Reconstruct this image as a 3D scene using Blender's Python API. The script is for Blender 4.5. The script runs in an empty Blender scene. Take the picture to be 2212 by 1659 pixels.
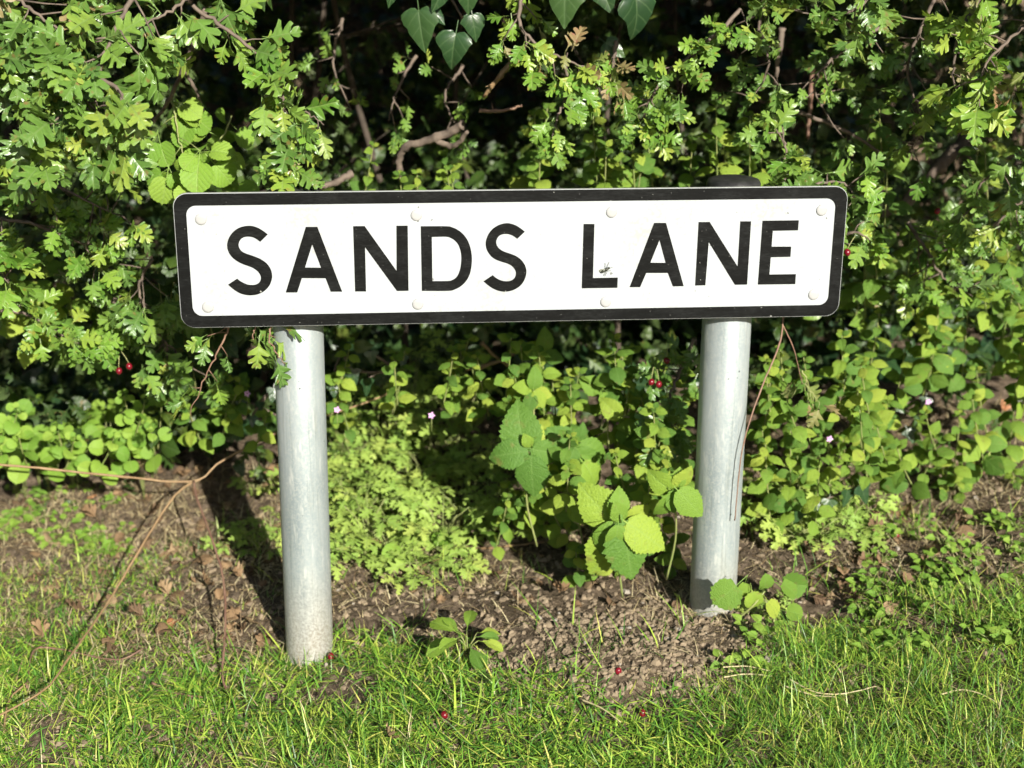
import bpy, bmesh, math, random
import numpy as np
from mathutils import Vector, Matrix, noise as mnoise

random.seed(7)
rng = np.random.default_rng(11)
scene = bpy.context.scene
C = scene.collection

# ------------------------------------------------------------------ camera
Z0 = 0.65                                    # height of the plate's centre above the foot of the left post
YAW, PITCH, ROLL = 0.08781764, 0.32153333, 0.00563957
CPOS = np.array([-0.17771282, -1.95398881, 0.46382662 + Z0])
_cy, _sy, _cp, _sp = math.cos(YAW), math.sin(YAW), math.cos(PITCH), math.sin(PITCH)
_f = np.array([_sy * _cp, _cy * _cp, -_sp]); _r = np.array([_cy, -_sy, 0.0]); _u = np.cross(_r, _f)
_cr, _sr = math.cos(ROLL), math.sin(ROLL)
CR, CU, CF = _r * _cr + _u * _sr, _u * _cr - _r * _sr, _f
cam_d = bpy.data.cameras.new('camera'); cam = bpy.data.objects.new('camera', cam_d); C.objects.link(cam)
cam.matrix_world = Matrix(((CR[0], CU[0], -CF[0], CPOS[0]), (CR[1], CU[1], -CF[1], CPOS[1]), (CR[2], CU[2], -CF[2], CPOS[2]), (0, 0, 0, 1)))
cam_d.lens = 49.9226; cam_d.sensor_width = 36; cam_d.clip_start = 0.05; cam_d.clip_end = 500
cam_d.dof.use_dof = True; cam_d.dof.focus_distance = 1.96; cam_d.dof.aperture_fstop = 4.0
scene.camera = cam

# ------------------------------------------------------------------ light
SUN_AZ, SUN_EL = math.radians(18), math.radians(25)        # azimuth: to the right of straight behind the camera
SUN = np.array([math.sin(SUN_AZ) * math.cos(SUN_EL), -math.cos(SUN_AZ) * math.cos(SUN_EL), math.sin(SUN_EL)])
world = bpy.data.worlds.new('World'); scene.world = world; world.use_nodes = True
wn = world.node_tree.nodes; wl = world.node_tree.links
sky = wn.new('ShaderNodeTexSky'); sky.sky_type = 'NISHITA'; sky.sun_disc = False
sky.sun_elevation = SUN_EL; sky.sun_rotation = math.atan2(SUN[0], SUN[1])
wl.new(sky.outputs[0], wn['Background'].inputs[0]); wn['Background'].inputs[1].default_value = 0.05
sd = bpy.data.lights.new('sun', 'SUN'); sd.energy = 5.0; sd.angle = math.radians(0.53); sd.color = (1.0, 0.955, 0.86)
so = bpy.data.objects.new('sun', sd); C.objects.link(so); so.location = (2, -4, 4)
so.rotation_euler = Vector(SUN).to_track_quat('Z', 'Y').to_euler()
vs = scene.view_settings
vs.view_transform = 'Standard'; vs.look = 'None'; vs.gamma = 1.0; vs.use_curve_mapping = False; vs.exposure = 0.76
scene.cycles.max_bounces = 3; scene.cycles.diffuse_bounces = 1; scene.cycles.glossy_bounces = 1; scene.cycles.transmission_bounces = 2
scene.cycles.use_denoising = True; scene.cycles.use_adaptive_sampling = True; scene.cycles.adaptive_threshold = 0.03; scene.cycles.adaptive_min_samples = 16
scene.cycles.caustics_reflective = False; scene.cycles.caustics_refractive = False

# ------------------------------------------------------------------ helpers
FD = 3550.05 * 2212 / 2560                    # focal length in the 2212-pixel picture all picture coordinates below refer to
def at(px, py, Y):
    d = CF + CR * ((px - 1106) / FD) - CU * ((py - 829.5) / FD)
    return CPOS + d * ((Y - CPOS[1]) / d[1])
def sstep(a, b, t):
    t = np.clip((t - a) / (b - a), 0, 1); return t * t * (3 - 2 * t)
def ground_z(x, y):
    x = np.asarray(x, float); y = np.asarray(y, float)
    xc = np.clip(x, -1.6, 1.6)
    z = 0.03 + 0.078 * xc - 0.02 * sstep(-0.1, -0.6, y)
    z = z + 0.09 * sstep(0.4, 1.1, y) + 1.25 * sstep(1.45, 2.4, y)
    z = z + 0.022 * np.exp(-(((x - 0.22) / 0.2) ** 2 + ((y + 0.11) / 0.09) ** 2))
    z = z + 0.010 * np.sin(x * 9 + 1.3) * np.cos(y * 8 + .4) * sstep(3.0, 1.5, np.abs(x)) + 0.006 * np.sin(x * 23 + y * 17) * sstep(3.0, 1.5, np.abs(x))
    return z
_relief = {}
def ground_top(x, y):
    """height of the built ground, its lumps included"""
    x = np.asarray(x, float); y = np.asarray(y, float)
    if not _relief: return ground_z(x, y)
    xs, ys, B = _relief['xs'], _relief['ys'], _relief['b']; h = xs[1] - xs[0]
    i = np.clip((x - xs[0]) / h, 0, len(xs) - 1.001); j = np.clip((y - ys[0]) / h, 0, len(ys) - 1.001); a, b = i.astype(int), j.astype(int); u, v = i - a, j - b
    return ground_z(x, y) + B[b, a] * (1 - u) * (1 - v) + B[b, a + 1] * u * (1 - v) + B[b + 1, a] * (1 - u) * v + B[b + 1, a + 1] * u * v
def gz(x, y): return float(ground_top(x, y))
def gnd(px, py):
    """the point of the ground that this picture point shows"""
    Y = -0.9
    while Y < 2.2:
        p = at(px, py, Y)
        if p[2] <= gz(p[0], p[1]): return p
        Y += 0.01
    return at(px, py, 2.2)

def mk(name, V, T, uv=None, tint=None, mat=None, smooth=True):
    """a mesh from arrays: vertices, triangles, per-vertex uv and tint"""
    V = np.asarray(V, np.float32); T = np.asarray(T, np.int32)
    me = bpy.data.meshes.new(name)
    me.vertices.add(len(V)); me.vertices.foreach_set('co', V.ravel())
    me.loops.add(T.size); me.loops.foreach_set('vertex_index', T.ravel())
    me.polygons.add(len(T)); me.polygons.foreach_set('loop_start', np.arange(0, T.size, 3, dtype=np.int32))
    me.polygons.foreach_set('loop_total', np.full(len(T), 3, np.int32))
    me.polygons.foreach_set('use_smooth', np.full(len(T), smooth))
    if uv is not None:
        l = me.uv_layers.new(name='UVMap'); l.data.foreach_set('uv', np.asarray(uv, np.float32)[T.ravel()].ravel())
    if tint is not None:
        a = me.attributes.new('tint', 'FLOAT', 'POINT'); a.data.foreach_set('value', np.asarray(tint, np.float32))
    me.update(calc_edges=True)
    if mat: me.materials.append(mat)
    return me
def link(name, me, parent=None, M=None):
    o = bpy.data.objects.new(name, me); C.objects.link(o)
    if parent is not None: o.parent = parent
    if M is not None: o.matrix_basis = M
    return o
def tag(o, label=None, cat=None, group=None, kind=None):
    if label: o['label'] = label
    if cat: o['category'] = cat
    if group: o['group'] = group
    if kind: o['kind'] = kind
    return o
def empty(name, loc, label, cat, group=None):
    o = bpy.data.objects.new(name, None); C.objects.link(o); o.location = Vector(loc); o.empty_display_size = 0.02
    return tag(o, label, cat, group)

def unit(v):
    v = np.asarray(v, float); n = np.linalg.norm(v); return v / n if n > 1e-9 else np.array([0, 0, 1.0])
def frame(pos, d, n, s):
    """a leaf lies along d with its upper face to n"""
    y = unit(d); z = np.asarray(n, float); z = z - y * (z @ y)
    if np.linalg.norm(z) < 1e-4: z = np.cross(y, [1, 0, 0.3])
    z = unit(z); x = np.cross(y, z)
    M = np.eye(4); M[:3, 0] = x * s; M[:3, 1] = y * s; M[:3, 2] = z * s; M[:3, 3] = pos
    return M
def tube(P, R, seg=6, close=True):
    """vertices and triangles of a tube along points P with radii R"""
    P = np.asarray(P, float); n = len(P); R = np.broadcast_to(R, (n,)) if np.ndim(R) == 0 else np.asarray(R)
    V, T = [], []; ref = None
    for i in range(n):
        t = unit(P[min(i + 1, n - 1)] - P[max(i - 1, 0)])
        if ref is None: ref = unit(np.cross(t, [0.3, 0.5, 0.8]))
        a = unit(ref - t * (ref @ t)); ref = a; b = np.cross(t, a)
        for k in range(seg):
            w = 2 * math.pi * k / seg
            V.append(P[i] + (a * math.cos(w) + b * math.sin(w)) * R[i])
    for i in range(n - 1):
        for k in range(seg):
            q = (k + 1) % seg; A, B, D, E = i * seg + k, i * seg + q, (i + 1) * seg + k, (i + 1) * seg + q
            T += [(A, B, E), (A, E, D)]
    if close:
        V += [P[0], P[-1]]; c0, c1 = len(V) - 2, len(V) - 1
        for k in range(seg):
            q = (k + 1) % seg; T += [(c0, q, k), (c1, (n - 1) * seg + k, (n - 1) * seg + q)]
    return np.array(V), np.array(T)
def spline(P, n):
    """Catmull-Rom through P, n points"""
    P = np.asarray(P, float); Q = np.vstack([2 * P[0] - P[1], P, 2 * P[-1] - P[-2]]); m = len(P) - 1; out = []
    for s in np.linspace(0, m - 1e-6, n):
        i = int(s); t = s - i; a, b, c, d = Q[i:i + 4]
        out.append(0.5 * (2 * b + (c - a) * t + (2 * a - 5 * b + 4 * c - d) * t * t + (3 * b - a - 3 * c + d) * t ** 3))
    return np.array(out)
def join(parts):
    Vs, Ts, o = [], [], 0
    for V, T in parts: Vs.append(V); Ts.append(np.asarray(T) + o); o += len(V)
    return np.vstack(Vs), np.vstack(Ts)

# ------------------------------------------------------------------ materials
def new_mat(name):
    m = bpy.data.materials.new(name); m.use_nodes = True; nt = m.node_tree
    return m, nt, nt.nodes['Principled BSDF'], nt.nodes['Material Output']
def N(nt, t, **kw):
    n = nt.nodes.new(t)
    for k, v in kw.items(): setattr(n, k, v)
    return n
def math_n(nt, op, a, b=None, clamp=False):
    n = N(nt, 'ShaderNodeMath', operation=op, use_clamp=clamp)
    for i, v in ((0, a), (1, b)):
        if v is None: continue
        if isinstance(v, (int, float)): n.inputs[i].default_value = v
        else: nt.links.new(v, n.inputs[i])
    return n.outputs[0]
def ramp(nt, fac, stops, interp='LINEAR'):
    n = N(nt, 'ShaderNodeValToRGB'); n.color_ramp.interpolation = interp; e = n.color_ramp.elements
    while len(e) < len(stops): e.new(0.5)
    for el, (p, c) in zip(e, stops): el.position = p; el.color = (*c, 1) if len(c) == 3 else c
    nt.links.new(fac, n.inputs[0]); return n.outputs[0]
def mixc(nt, fac, a, b, mode='MIX'):
    n = N(nt, 'ShaderNodeMix', data_type='RGBA', blend_type=mode)
    for s, v in ((0, fac), (6, a), (7, b)):
        if isinstance(v, (int, float)): n.inputs[s].default_value = v
        elif isinstance(v, tuple): n.inputs[s].default_value = (*v, 1) if len(v) == 3 else v
        else: nt.links.new(v, n.inputs[s])
    return n.outputs[2]
def noise_n(nt, vec, scale, detail=3, rough=0.55):
    n = N(nt, 'ShaderNodeTexNoise'); n.inputs['Scale'].default_value = scale; n.inputs['Detail'].default_value = detail; n.inputs['Roughness'].default_value = rough
    if vec is not None: nt.links.new(vec, n.inputs['Vector'])
    return n.outputs['Fac']
def bump_n(nt, h, strength, dist, bsdf):
    b = N(nt, 'ShaderNodeBump'); b.inputs['Strength'].default_value = strength; b.inputs['Distance'].default_value = dist
    nt.links.new(h, b.inputs['Height']); nt.links.new(b.outputs[0], bsdf.inputs['Normal']); return b.outputs[0]

def leaf_mat(name, stops, vein=None, vk=0.6, vn=7, rough=0.42, transl=0.32, tcol=(0.25, 0.42, 0.04), blem=0.25, blem_col=(0.22, 0.13, 0.05), bump=0.25, pale=0.25, spec=0.5, vb=0.5, ns=14, vm=0.55):
    m, nt, bs, out = new_mat(name); L = nt.links
    oi = N(nt, 'ShaderNodeObjectInfo'); at_ = N(nt, 'ShaderNodeAttribute', attribute_name='tint')
    r = math_n(nt, 'FRACT', math_n(nt, 'ADD', oi.outputs['Random'], at_.outputs['Fac']))
    col = ramp(nt, r, stops)
    uv = N(nt, 'ShaderNodeUVMap'); uv.uv_map = 'UVMap'
    sh = N(nt, 'ShaderNodeCombineXYZ'); L.new(math_n(nt, 'MULTIPLY', r, 91.7), sh.inputs[2])
    ad = N(nt, 'ShaderNodeVectorMath', operation='ADD'); L.new(uv.outputs[0], ad.inputs[0]); L.new(sh.outputs[0], ad.inputs[1])
    n1 = noise_n(nt, ad.outputs[0], 3.2, 2)
    n2 = noise_n(nt, ad.outputs[0], ns, 1)
    col = mixc(nt, ramp(nt, n2, [(0.3, (0, 0, 0)), (0.75, (0.5, 0.5, 0.5))]), col, mixc(nt, 1.0, col, (1.35, 1.3, 1.1), 'MULTIPLY'))
    sp = N(nt, 'ShaderNodeSeparateXYZ'); L.new(uv.outputs[0], sp.inputs[0])
    au = math_n(nt, 'ABSOLUTE', sp.outputs[0])
    t = math_n(nt, 'FRACT', math_n(nt, 'MULTIPLY', math_n(nt, 'SUBTRACT', sp.outputs[1], math_n(nt, 'MULTIPLY', au, vk)), vn))
    side = math_n(nt, 'MULTIPLY', math_n(nt, 'ABSOLUTE', math_n(nt, 'SUBTRACT', t, 0.5)), 2.0)      # 1 on a side vein
    veinf = math_n(nt, 'MAXIMUM', ramp(nt, side, [(0.80, (0, 0, 0)), (1, (0.7,) * 3)]), ramp(nt, au, [(0.0, (1,) * 3), (0.035, (0,) * 3)]))
    if vein: col = mixc(nt, math_n(nt, 'MULTIPLY', veinf, vm), col, vein)
    if blem: col = mixc(nt, ramp(nt, n1, [(0.62, (0, 0, 0)), (0.74, (blem * 2,) * 3)]), col, blem_col)
    ge = N(nt, 'ShaderNodeNewGeometry')
    col = mixc(nt, math_n(nt, 'MULTIPLY', ge.outputs['Backfacing'], pale), col, (0.24, 0.32, 0.13))
    L.new(col, bs.inputs['Base Color']); bs.inputs['Roughness'].default_value = rough
    bs.inputs['Specular IOR Level'].default_value = spec
    h = math_n(nt, 'SUBTRACT', math_n(nt, 'ADD', math_n(nt, 'MULTIPLY', side, -vb), math_n(nt, 'MULTIPLY', n2, 1.1 - vb)), math_n(nt, 'MULTIPLY', veinf, vb * 1.6))
    bump_n(nt, h, bump, 0.0015, bs)
    tr = N(nt, 'ShaderNodeBsdfTranslucent'); L.new(mixc(nt, 0.5, col, tcol), tr.inputs[0])
    mx = N(nt, 'ShaderNodeMixShader'); mx.inputs[0].default_value = transl
    L.new(bs.outputs[0], mx.inputs[1]); L.new(tr.outputs[0], mx.inputs[2]); L.new(mx.outputs[0], out.inputs[0])
    return m
def plain_mat(name, col, rough=0.6, metal=0.0, var=None, scale=40, bump=0.0, bdist=0.002, coords='Object', spec=0.5):
    m, nt, bs, out = new_mat(name)
    bs.inputs['Base Color'].default_value = (*col, 1); bs.inputs['Roughness'].default_value = rough; bs.inputs['Metallic'].default_value = metal
    bs.inputs['Specular IOR Level'].default_value = spec
    tc = N(nt, 'ShaderNodeTexCoord'); oi = N(nt, 'ShaderNodeObjectInfo')
    n = noise_n(nt, tc.outputs[coords], scale, 4)
    if var:
        c = ramp(nt, n, [(0.32, col), (0.68, var)])
        nt.links.new(mixc(nt, math_n(nt, 'MULTIPLY', oi.outputs['Random'], 0.5), c, var), bs.inputs['Base Color'])
    if bump: bump_n(nt, n, bump, bdist, bs)
    return m

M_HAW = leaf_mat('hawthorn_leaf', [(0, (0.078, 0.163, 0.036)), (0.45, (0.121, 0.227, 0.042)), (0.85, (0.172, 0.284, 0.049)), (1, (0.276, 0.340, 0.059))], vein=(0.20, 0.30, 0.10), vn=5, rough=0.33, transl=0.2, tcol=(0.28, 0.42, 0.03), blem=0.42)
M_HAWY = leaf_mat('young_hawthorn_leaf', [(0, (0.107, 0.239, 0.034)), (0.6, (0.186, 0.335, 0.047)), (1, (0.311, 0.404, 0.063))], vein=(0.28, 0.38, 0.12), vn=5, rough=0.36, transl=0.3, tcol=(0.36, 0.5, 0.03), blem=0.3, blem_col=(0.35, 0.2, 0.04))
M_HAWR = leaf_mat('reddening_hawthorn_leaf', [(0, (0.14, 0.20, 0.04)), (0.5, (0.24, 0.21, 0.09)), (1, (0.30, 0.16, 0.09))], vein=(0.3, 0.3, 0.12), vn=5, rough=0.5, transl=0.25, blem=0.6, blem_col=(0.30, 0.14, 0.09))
M_IVY = leaf_mat('ivy_leaf', [(0, (0.015, 0.041, 0.016)), (0.6, (0.026, 0.064, 0.021)), (1, (0.045, 0.090, 0.024))], vein=(0.09, 0.15, 0.06), vk=1.1, vn=3, rough=0.33, transl=0.1, blem=0, bump=0.15)
M_BALM = leaf_mat('toothed_leaf', [(0, (0.075, 0.17, 0.028)), (0.35, (0.125, 0.235, 0.032)), (0.75, (0.21, 0.325, 0.04)), (1, (0.31, 0.39, 0.055))], vein=(0.24, 0.37, 0.11), vk=0.7, vn=6, rough=0.62, transl=0.22, tcol=(0.42, 0.55, 0.03), blem=0.3, blem_col=(0.2, 0.17, 0.05), bump=1.0, spec=0.3, vb=0.05, ns=26, vm=0.22)
M_ROUND = leaf_mat('round_leaf', [(0, (0.125, 0.254, 0.033)), (0.6, (0.192, 0.335, 0.043)), (1, (0.251, 0.376, 0.058))], vein=(0.30, 0.42, 0.12), vk=1.2, vn=5, rough=0.58, transl=0.26, tcol=(0.4, 0.58, 0.05), blem=0.1, bump=0.4, spec=0.3)
M_ROB = leaf_mat('cut_leaf', [(0, (0.198, 0.332, 0.058)), (0.6, (0.296, 0.428, 0.083)), (1, (0.411, 0.511, 0.111))], vein=(0.34, 0.42, 0.16), vn=4, rough=0.55, transl=0.2, tcol=(0.4, 0.52, 0.08), blem=0.1, spec=0.3)
M_SHADED = leaf_mat('shaded_leaf', [(0, (0.020, 0.043, 0.008)), (0.5, (0.034, 0.072, 0.011)), (0.85, (0.054, 0.096, 0.014)), (1, (0.083, 0.110, 0.018))], vein=(0.08, 0.13, 0.04), vn=6, rough=0.45, transl=0.12, tcol=(0.12, 0.25, 0.03), blem=0.25)  # hedge depth and plate shadow are put into this darkened leaf colour
M_DEAD = leaf_mat('dead_leaf', [(0, (0.096, 0.060, 0.036)), (0.4, (0.176, 0.112, 0.064)), (0.75, (0.272, 0.176, 0.096)), (1, (0.320, 0.240, 0.144))], vein=(0.30, 0.21, 0.12), rough=0.7, transl=0.12, tcol=(0.35, 0.2, 0.08), blem=0.3, blem_col=(0.08, 0.05, 0.03), pale=0.0, bump=0.5, spec=0.25)
M_ORANGE = leaf_mat('orange_dead_leaf', [(0, (0.42, 0.17, 0.08)), (1, (0.5, 0.25, 0.12))], vein=(0.5, 0.3, 0.16), rough=0.6, transl=0.2, tcol=(0.5, 0.2, 0.06), blem=0.3, blem_col=(0.15, 0.06, 0.03), pale=0.0)
M_GRASS = leaf_mat('grass_blade', [(0, (0.036, 0.118, 0.020)), (0.3, (0.102, 0.253, 0.030)), (0.6, (0.228, 0.415, 0.045)), (0.88, (0.396, 0.516, 0.075)), (1, (0.552, 0.527, 0.140))], vein=None, rough=0.42, transl=0.22, tcol=(0.34, 0.5, 0.03), blem=0, bump=0)
M_STRAW = leaf_mat('dry_grass_blade', [(0, (0.095, 0.067, 0.038)), (0.3, (0.247, 0.171, 0.095)), (0.6, (0.475, 0.389, 0.218)), (1, (0.627, 0.551, 0.342))], vein=None, rough=0.6, transl=0.2, tcol=(0.5, 0.4, 0.15), blem=0, bump=0, pale=0)
M_BARK = plain_mat('bark', (0.07, 0.052, 0.04), 0.8, var=(0.19, 0.145, 0.11), scale=60, bump=0.6)
M_BARKD = plain_mat('dark_bark', (0.035, 0.027, 0.02), 0.85, var=(0.09, 0.068, 0.05), scale=60, bump=0.6)
M_TWIG = plain_mat('tan_twig', (0.20, 0.115, 0.05), 0.6, var=(0.34, 0.23, 0.12), scale=45, bump=0.3)
M_REDTW = plain_mat('reddish_twig', (0.17, 0.085, 0.06), 0.6, var=(0.27, 0.165, 0.11), scale=45, bump=0.3)
M_STEM = plain_mat('green_stem', (0.20, 0.28, 0.07), 0.55, var=(0.30, 0.30, 0.12), scale=30)
M_BERRY = plain_mat('berry_skin', (0.24, 0.008, 0.02), 0.25, var=(0.13, 0.005, 0.012), scale=60)
M_BERRYT = plain_mat('berry_tip', (0.05, 0.03, 0.02), 0.8)
M_PINK = plain_mat('pink_petal', (0.62, 0.30, 0.62), 0.6, var=(0.72, 0.42, 0.7), scale=50)
M_CRUMB = plain_mat('soil_crumb', (0.115, 0.086, 0.056), 0.95, var=(0.30, 0.235, 0.158), scale=70, bump=0.5, spec=0.15)
M_STONE = plain_mat('pebble', (0.26, 0.22, 0.17), 0.85, var=(0.40, 0.36, 0.30), scale=60, bump=0.4)

def soil_material():
    m, nt, bs, out = new_mat('soil'); tc = N(nt, 'ShaderNodeTexCoord'); v = tc.outputs['Object']
    a = noise_n(nt, v, 7, 5); b = noise_n(nt, v, 90, 4, 0.65); c = noise_n(nt, v, 420, 3)
    col = ramp(nt, b, [(0.32, (0.035, 0.026, 0.018)), (0.5, (0.12, 0.09, 0.062)), (0.72, (0.29, 0.22, 0.16))])
    col = mixc(nt, ramp(nt, a, [(0.4, (0,) * 3), (0.65, (0.5,) * 3)]), col, (0.115, 0.085, 0.05))
    nt.links.new(col, bs.inputs['Base Color']); bs.inputs['Roughness'].default_value = 0.95; bs.inputs['Specular IOR Level'].default_value = 0.15
    bump_n(nt, math_n(nt, 'ADD', b, math_n(nt, 'MULTIPLY', c, 0.35)), 0.6, 0.008, bs); return m
M_SOIL = soil_material()

def specks(nt, v, scale, size, seed):
    """small irregular marks: 1 inside a mark"""
    mp = N(nt, 'ShaderNodeMapping'); mp.inputs['Location'].default_value = (seed, seed * 1.7, seed * .3); nt.links.new(v, mp.inputs[0])
    vo = N(nt, 'ShaderNodeTexVoronoi'); vo.inputs['Scale'].default_value = scale; nt.links.new(mp.outputs[0], vo.inputs['Vector'])
    w = noise_n(nt, mp.outputs[0], scale * 4, 2)
    d = math_n(nt, 'ADD', vo.outputs['Distance'], math_n(nt, 'MULTIPLY', math_n(nt, 'SUBTRACT', w, 0.5), size * 1.8))
    s = N(nt, 'ShaderNodeSeparateColor'); nt.links.new(vo.outputs['Color'], s.inputs[0])
    lim = math_n(nt, 'MULTIPLY', math_n(nt, 'POWER', s.outputs[0], 4.0), size)
    return math_n(nt, 'LESS_THAN', d, lim)
def sign_white():
    m, nt, bs, out = new_mat('sign_white_paint'); tc = N(nt, 'ShaderNodeTexCoord'); v = tc.outputs['Object']
    big = noise_n(nt, v, 9, 4); fine = noise_n(nt, v, 160, 3)
    col = mixc(nt, ramp(nt, big, [(0.45, (0,) * 3), (0.8, (0.35,) * 3)]), (0.435, 0.465, 0.475), (0.38, 0.40, 0.40))
    col = mixc(nt, ramp(nt, math_n(nt, 'MULTIPLY', big, fine), [(0.30, (0,) * 3), (0.42, (0.45,) * 3)]), col, (0.32, 0.315, 0.275))
    col = mixc(nt, math_n(nt, 'MULTIPLY', specks(nt, v, 55, 0.13, 3.1), 0.75), col, (0.10, 0.10, 0.085))
    col = mixc(nt, math_n(nt, 'MULTIPLY', specks(nt, v, 120, 0.16, 8.3), 0.35), col, (0.22, 0.21, 0.18))
    nt.links.new(col, bs.inputs['Base Color']); bs.inputs['Roughness'].default_value = 0.38
    bump_n(nt, big, 0.05, 0.002, bs); return m
def sign_black():
    m, nt, bs, out = new_mat('sign_black_paint'); tc = N(nt, 'ShaderNodeTexCoord'); v = tc.outputs['Object']
    mp = N(nt, 'ShaderNodeMapping'); mp.inputs['Scale'].default_value = (1, 1, 5); nt.links.new(v, mp.inputs[0])
    big = noise_n(nt, mp.outputs[0], 14, 5); fine = noise_n(nt, mp.outputs[0], 120, 3)
    col = mixc(nt, ramp(nt, math_n(nt, 'MULTIPLY', big, fine), [(0.2, (0,) * 3), (0.45, (1,) * 3)]), (0.005, 0.0053, 0.005), (0.017, 0.018, 0.0175))
    col = mixc(nt, math_n(nt, 'MULTIPLY', specks(nt, v, 75, 0.10, 5.2), 0.7), col, (0.42, 0.42, 0.38))
    col = mixc(nt, math_n(nt, 'MULTIPLY', specks(nt, v, 170, 0.15, 1.2), 0.3), col, (0.25, 0.25, 0.23))
    nt.links.new(col, bs.inputs['Base Color']); bs.inputs['Roughness'].default_value = 0.5; bs.inputs['Specular IOR Level'].default_value = 0.1
    bump_n(nt, fine, 0.08, 0.001, bs); return m
def galvanised():
    m, nt, bs, out = new_mat('galvanised_steel'); tc = N(nt, 'ShaderNodeTexCoord'); v = tc.outputs['Object']
    mp = N(nt, 'ShaderNodeMapping'); mp.inputs['Scale'].default_value = (1, 1, 0.22); nt.links.new(v, mp.inputs[0])
    big = noise_n(nt, mp.outputs[0], 22, 4); fine = noise_n(nt, v, 260, 4, 0.7); streak = noise_n(nt, mp.outputs[0], 110, 3)
    col = mixc(nt, ramp(nt, big, [(0.35, (0,) * 3), (0.7, (1,) * 3)]), (0.30, 0.352, 0.362), (0.48, 0.53, 0.53))
    col = mixc(nt, ramp(nt, fine, [(0.45, (0,) * 3), (0.7, (0.7,) * 3)]), col, (0.50, 0.52, 0.48))
    col = mixc(nt, ramp(nt, streak, [(0.58, (0,) * 3), (0.72, (0.6,) * 3)]), col, (0.60, 0.62, 0.58))
    mp2 = N(nt, 'ShaderNodeMapping'); mp2.inputs['Scale'].default_value = (1, 1, 0.04); nt.links.new(v, mp2.inputs[0])
    col = mixc(nt, ramp(nt, noise_n(nt, mp2.outputs[0], 150, 3), [(0.56, (0,) * 3), (0.7, (0.45,) * 3)]), col, (0.19, 0.22, 0.20))
    # dried soil splash up to a hand's breadth above the ground
    sp = N(nt, 'ShaderNodeSeparateXYZ'); nt.links.new(v, sp.inputs[0])
    low = math_n(nt, 'ADD', sp.outputs[2], math_n(nt, 'MULTIPLY', math_n(nt, 'SUBTRACT', big, 0.5), -0.18))
    col = mixc(nt, ramp(nt, low, [(0.02, (0.95,) * 3), (0.17, (0,) * 3)]), col, mixc(nt, ramp(nt, fine, [(0.4, (0,) * 3), (0.6, (1,) * 3)]), (0.36, 0.33, 0.27), (0.52, 0.51, 0.46)))
    col = mixc(nt, math_n(nt, 'MULTIPLY', specks(nt, v, 60, 0.11, 2.2), 0.8), col, (0.06, 0.07, 0.065))
    nt.links.new(col, bs.inputs['Base Color']); bs.inputs['Metallic'].default_value = 0.4
    nt.links.new(ramp(nt, fine, [(0.3, (0.42,) * 3), (0.7, (0.62,) * 3)]), bs.inputs['Roughness'])
    bump_n(nt, math_n(nt, 'ADD', fine, streak), 0.18, 0.0012, bs); return m
M_WHITE, M_BLACK, M_GALV = sign_white(), sign_black(), galvanised()
M_EDGE = plain_mat('sign_edge_aluminium', (0.30, 0.31, 0.29), 0.45, 0.3, var=(0.40, 0.41, 0.38), scale=80)
M_RIVET = plain_mat('rivet_cap', (0.375, 0.375, 0.37), 0.4, var=(0.42, 0.42, 0.41), scale=60)
M_CAP = plain_mat('black_plastic', (0.012, 0.012, 0.012), 0.55, var=(0.04, 0.04, 0.038), scale=90, bump=0.3, spec=0.3)

# ------------------------------------------------------------------ ground
def ground():
    def axis(lo, hi, step, far):
        core = np.arange(lo, hi + step / 2, step); k = np.cumsum(step * 1.35 ** np.arange(1, 24))
        k = k[k < far]
        return np.concatenate([lo - k[::-1], core, hi + k])
    xs, ys = axis(-1.3, 1.4, 0.0095, 60), axis(-0.62, 1.0, 0.0095, 60)
    X, Y = np.meshgrid(xs, ys); Z = ground_z(X, Y)
    fade = sstep(3, 1.5, np.abs(X)) * sstep(-1.6, -0.8, Y)
    bump = np.zeros_like(Z)
    for i in range(X.shape[0]):
        for j in range(X.shape[1]):
            if fade[i, j] > 0:
                p = Vector((X[i, j], Y[i, j], 0))
                bump[i, j] = 0.006 * mnoise.noise(p * 14) + 0.0045 * mnoise.noise(p * 38) + 0.003 * mnoise.noise(p * 85)
    Z = Z + bump * fade
    ix = (xs > -1.3001) & (xs < 1.4001); iy = (ys > -.6201) & (ys < 1.0001)
    _relief.update(xs=xs[ix], ys=ys[iy], b=(bump * fade)[np.ix_(iy, ix)])
    V = np.stack([X, Y, Z], -1).reshape(-1, 3); n, m = X.shape
    I = np.arange(n * m).reshape(n, m); a, b, c, d = I[:-1, :-1].ravel(), I[:-1, 1:].ravel(), I[1:, 1:].ravel(), I[1:, :-1].ravel()
    T = np.vstack([np.stack([a, b, c], 1), np.stack([a, c, d], 1)])
    o = link('ground', mk('ground', V, T, mat=M_SOIL)); tag(o, 'brown crumbly soil of the verge under the hedge', 'ground', kind='structure')
ground()

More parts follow.
